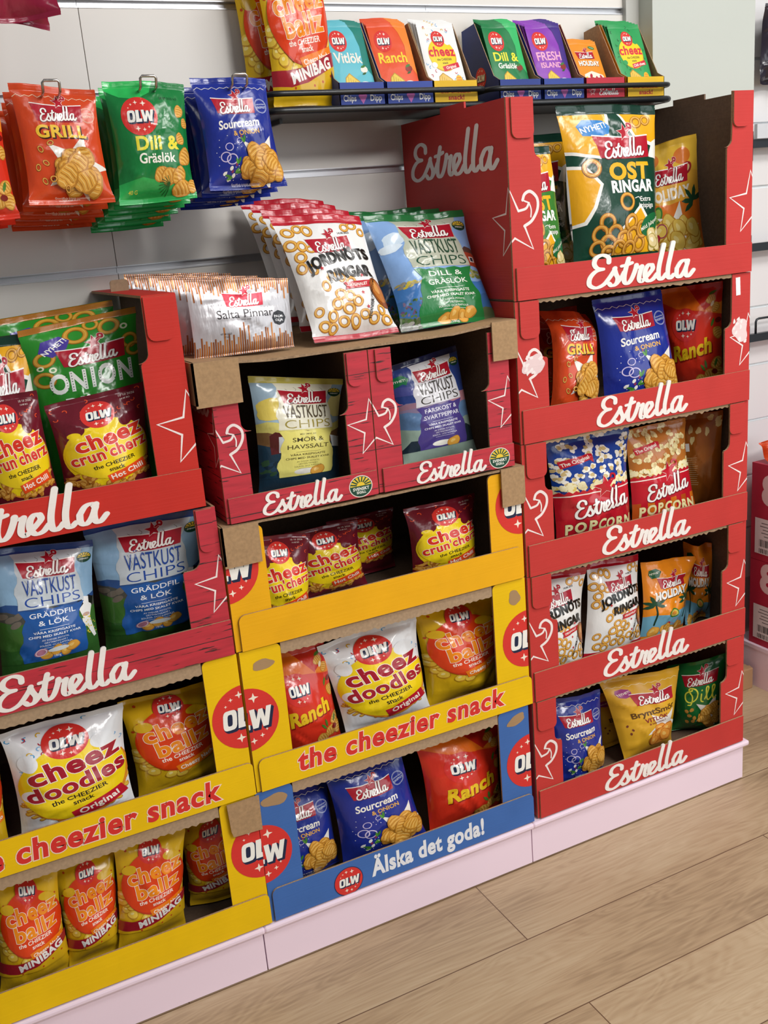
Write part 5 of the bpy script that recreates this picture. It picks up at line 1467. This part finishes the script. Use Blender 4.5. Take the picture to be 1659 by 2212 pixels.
bag('snack_bag', 'ost', [(-0.339,0.130,1.208), (-0.204,0.130,1.211), (-0.221,0.115,0.926), (-0.343,0.115,0.926)], 0.06, 134, 'dark green and yellow rings bag at the left edge of the top left red carton', 'snack bag', None, lift=0.1)
bag('snack_bag', 'crunch', [(-0.324,0.060,1.125), (-0.221,0.060,1.129), (-0.209,0.050,0.926), (-0.318,0.050,0.926)], 0.065, 135, 'maroon and yellow hot chili snack bag cut by the left picture edge', 'snack bag', 'maroon snack bags in the top left carton', lift=0.2)
bag('snack_bag', 'crunch', [(-0.214,0.055,1.103), (-0.056,0.055,1.119), (-0.063,0.050,0.926), (-0.209,0.050,0.926)], 0.07, 136, 'maroon and yellow snack bag at the right front of the top left red carton', 'snack bag', 'maroon snack bags in the top left carton', lift=0.2)
bag('chip_bag', 'vgradd', [(-0.342,0.085,0.889), (-0.172,0.085,0.871), (-0.190,0.060,0.654), (-0.355,0.060,0.654)], 0.07, 141, 'blue coastal chip bag at the left of the wood-print carton', 'chip bag', 'blue coastal chip bags', lift=0.2)
bag('chip_bag', 'vgradd', [(-0.181,0.110,0.887), (0.010,0.046,0.899), (-0.009,0.090,0.654), (-0.182,0.090,0.654)], 0.075, 142, 'blue coastal chip bag at the right of the wood-print carton', 'chip bag', 'blue coastal chip bags', lift=0.2)
bag('snack_bag', 'ballz', [(-0.503,0.085,0.575), (-0.372,0.085,0.574), (-0.389,0.060,0.382), (-0.491,0.060,0.382)], 0.07, 151, 'orange snack bag sliver at the left picture edge of the lower left yellow carton', 'snack bag', None, lift=0.1)
bag('snack_bag', 'doodles', [(-0.372,0.075,0.583), (-0.169,0.075,0.578), (-0.175,0.055,0.382), (-0.374,0.055,0.382)], 0.085, 152, 'white and yellow puffs bag in the lower left yellow carton', 'snack bag', None, lift=0.14)
bag('snack_bag', 'ballz', [(-0.173,0.105,0.565), (-0.009,0.105,0.563), (-0.007,0.080,0.382), (-0.171,0.080,0.382)], 0.08, 153, 'yellow and orange puff balls bag beside the white puffs bag, left stack', 'snack bag', None, lift=0.12)
bag('snack_bag', 'mini', [(-0.429,0.075,0.323), (-0.325,0.075,0.312), (-0.332,0.055,0.115), (-0.455,0.055,0.115)], 0.06, 161, 'yellow and orange minibag furthest left in the lowest left carton', 'snack bag', 'yellow and orange minibags in the lowest left carton', lift=0.2)
bag('snack_bag', 'mini', [(-0.331,0.090,0.298), (-0.223,0.090,0.307), (-0.243,0.065,0.115), (-0.337,0.065,0.115)], 0.06, 162, 'yellow and orange minibag second from left in the lowest left carton', 'snack bag', 'yellow and orange minibags in the lowest left carton', lift=0.2)
bag('snack_bag', 'mini', [(-0.226,0.075,0.315), (-0.099,0.075,0.311), (-0.126,0.055,0.115), (-0.254,0.055,0.115)], 0.06, 163, 'yellow and orange minibag third from left in the lowest left carton', 'snack bag', 'yellow and orange minibags in the lowest left carton', lift=0.2)
bag('snack_bag', 'mini', [(-0.099,0.130,0.275), (0.010,0.071,0.319), (0.010,0.087,0.115), (-0.104,0.110,0.115)], 0.06, 164, 'yellow and orange minibag at the shaded right end of the lowest left carton', 'snack bag', 'yellow and orange minibags in the lowest left carton', lift=0.2)

bag = _bag
# more of the same, hanging or standing behind
ordn = ('second', 'third', 'fourth', 'fifth', 'sixth', 'seventh')
def behind(seed, n, step, what, group, rz=0.0, jit=.003):
    rn = random.Random(seed)
    for i in range(n):
        o = BAGS[seed]
        c = copy_tree(o, o.location+Vector((step[0]*(i+1)+rn.uniform(-jit, jit), step[1]*(i+1), step[2]*(i+1)+rn.uniform(-jit, jit))), what % ordn[i], rz*(rn.random()-.5), .04*(rn.random()-.5))
        c['group'] = group
HG = 'small chip bags hanging from wall hooks'
behind(3, 4, (-.004, .036, -.008), 'orange bag of ridged chips, %s from the front on the left hook', HG, .12)
behind(5, 5, (-.003, .034, -.007), 'green bag of ridged chips, %s from the front on the middle hook', HG, .12)
behind(7, 4, (-.003, .036, -.006), 'small blue bag of chips, %s from the front on the right hook', HG, .12)
behind(9, 2, (-.004, .036, -.006), 'red chip bag at the left picture edge, %s from the front', HG, .1)
behind(121, 5, (-.0075, .052, .002), 'silver and brown pretzel stick pouch, %s from the front of its row', 'pretzel stick pouches', .05, .002)
behind(122, 3, (.006, .07, .012), 'white and red peanut rings bag on the lid, %s from the front', 'peanut rings bags on the lid', .1)
behind(123, 2, (-.004, .075, .008), 'green coastal chip bag on the lid, %s from the front', 'green coastal chip bags on the lid', .1)

# ------------------------------------------------------------------ what shows of the next bay at the right edge
b = MB(); b.box((1.58, -.3, 0), (1.596, .41, .114), pink); b.box((1.578, -.31, .113), (2.2, .41, .1235), pink)
tag(b.build('shelf_plinth', origin=(1.9, .05, 0)), 'pale pink plinth beyond the pillar at the right picture edge', 'plinth')
def side_box(z0, h, label):
    e = empty('cardboard_box', (1.8, .1, z0), label, 'box', 'dark red boxes beyond the pillar')
    b = MB(); rd = mat('#b3213c', 'card')
    b.box((1.588, -.2, z0+.0005), (2.0, .36, z0+h-.0005), rd)
    c = Cv(560, h*1000, '#ffffff')
    c.text('8', 64, 196, 108, '#e4c4c4', .05)
    c.flat(b, (1.588, .36, z0), (0, -.56, 0), (0, 0, h), .0004, .00004)
    b.build('box_body', e)
    c = Cv(120, 110, '#ffffff'); c.band(0, 110, '#e3dcdc')
    for i in range(5): c.rect(44-i % 2*6, 96-i*10, 50-i*4, 2.4, '#5a5252')
    rn = random.Random(3); x = 14
    while x < 96: w = rn.choice((1.2, 2, 3)); c.rect(x, 34, w, 22, '#3a3636'); x += w+rn.choice((1.2, 2, 3))
    x = 14
    while x < 76: w = rn.choice((1.2, 2, 3)); c.rect(x, 10, w, 14, '#3a3636'); x += w+rn.choice((1.2, 2, 3))
    b = MB(); c.flat(b, (1.588, .345, z0+.02), (0, -.14, 0), (0, 0, .1), .0012, .00004); b.build('paper_label', e)
side_box(.1235, .2475, 'lower dark red box with a white figure and paper label, right picture edge')
side_box(.371, .27, 'upper dark red box with a white figure and paper label, right picture edge')
bag('snack_bag', 'grill', [(1.592, .335, .698), (1.70, .335, .704), (1.70, .30, .6435), (1.592, .32, .6435)], .03, 301, 'orange bag lying on the upper dark red box at the right picture edge', 'snack bag', crump=2.5)
bag('candy_bag', 'plaindark', [(1.597, .375, 1.755), (1.74, .375, 1.755), (1.74, .37, 1.585), (1.597, .37, 1.58)], .04, 302, 'dark foil bag hanging at the upper right picture edge', 'bag', crump=2.6)
def arm(z, label, tall=False, sign=False):
    e = empty('shelf_bracket', (1.64, .41, z), label, 'bracket', 'black shelf brackets at the right picture edge')
    m = mat('#20262c', 'powder')
    b = MB(); b.box((1.597, .40, z-.05), (1.612, .4195, z+.02), m); b.build('upright', e)
    b = MB(); b.box((1.597, .385, z-.02), (1.9, .40, z), m); b.build('cross_bar', e)
    if tall:
        b = MB(); b.tube([(1.622, .39, z), (1.622, .39, z+.03), (1.625, .39, z+.036), (1.632, .39, z+.038), (1.9, .39, z+.038)], .003, m, 8); b.build('wire_guard', e)
    if sign:
        b = MB(); b.box((1.602, .378, z+.001), (1.9, .388, z+.035), mat('#c9ccd0', 'paint')); b.build('price_rail', e)
arm(1.455, 'black shelf bracket with a pale price rail, top one at the right edge', sign=True)
arm(1.205, 'black shelf bracket with no rail, middle one at the right edge')
arm(.975, 'black shelf bracket with a wire guard, lowest one at the right edge', tall=True)
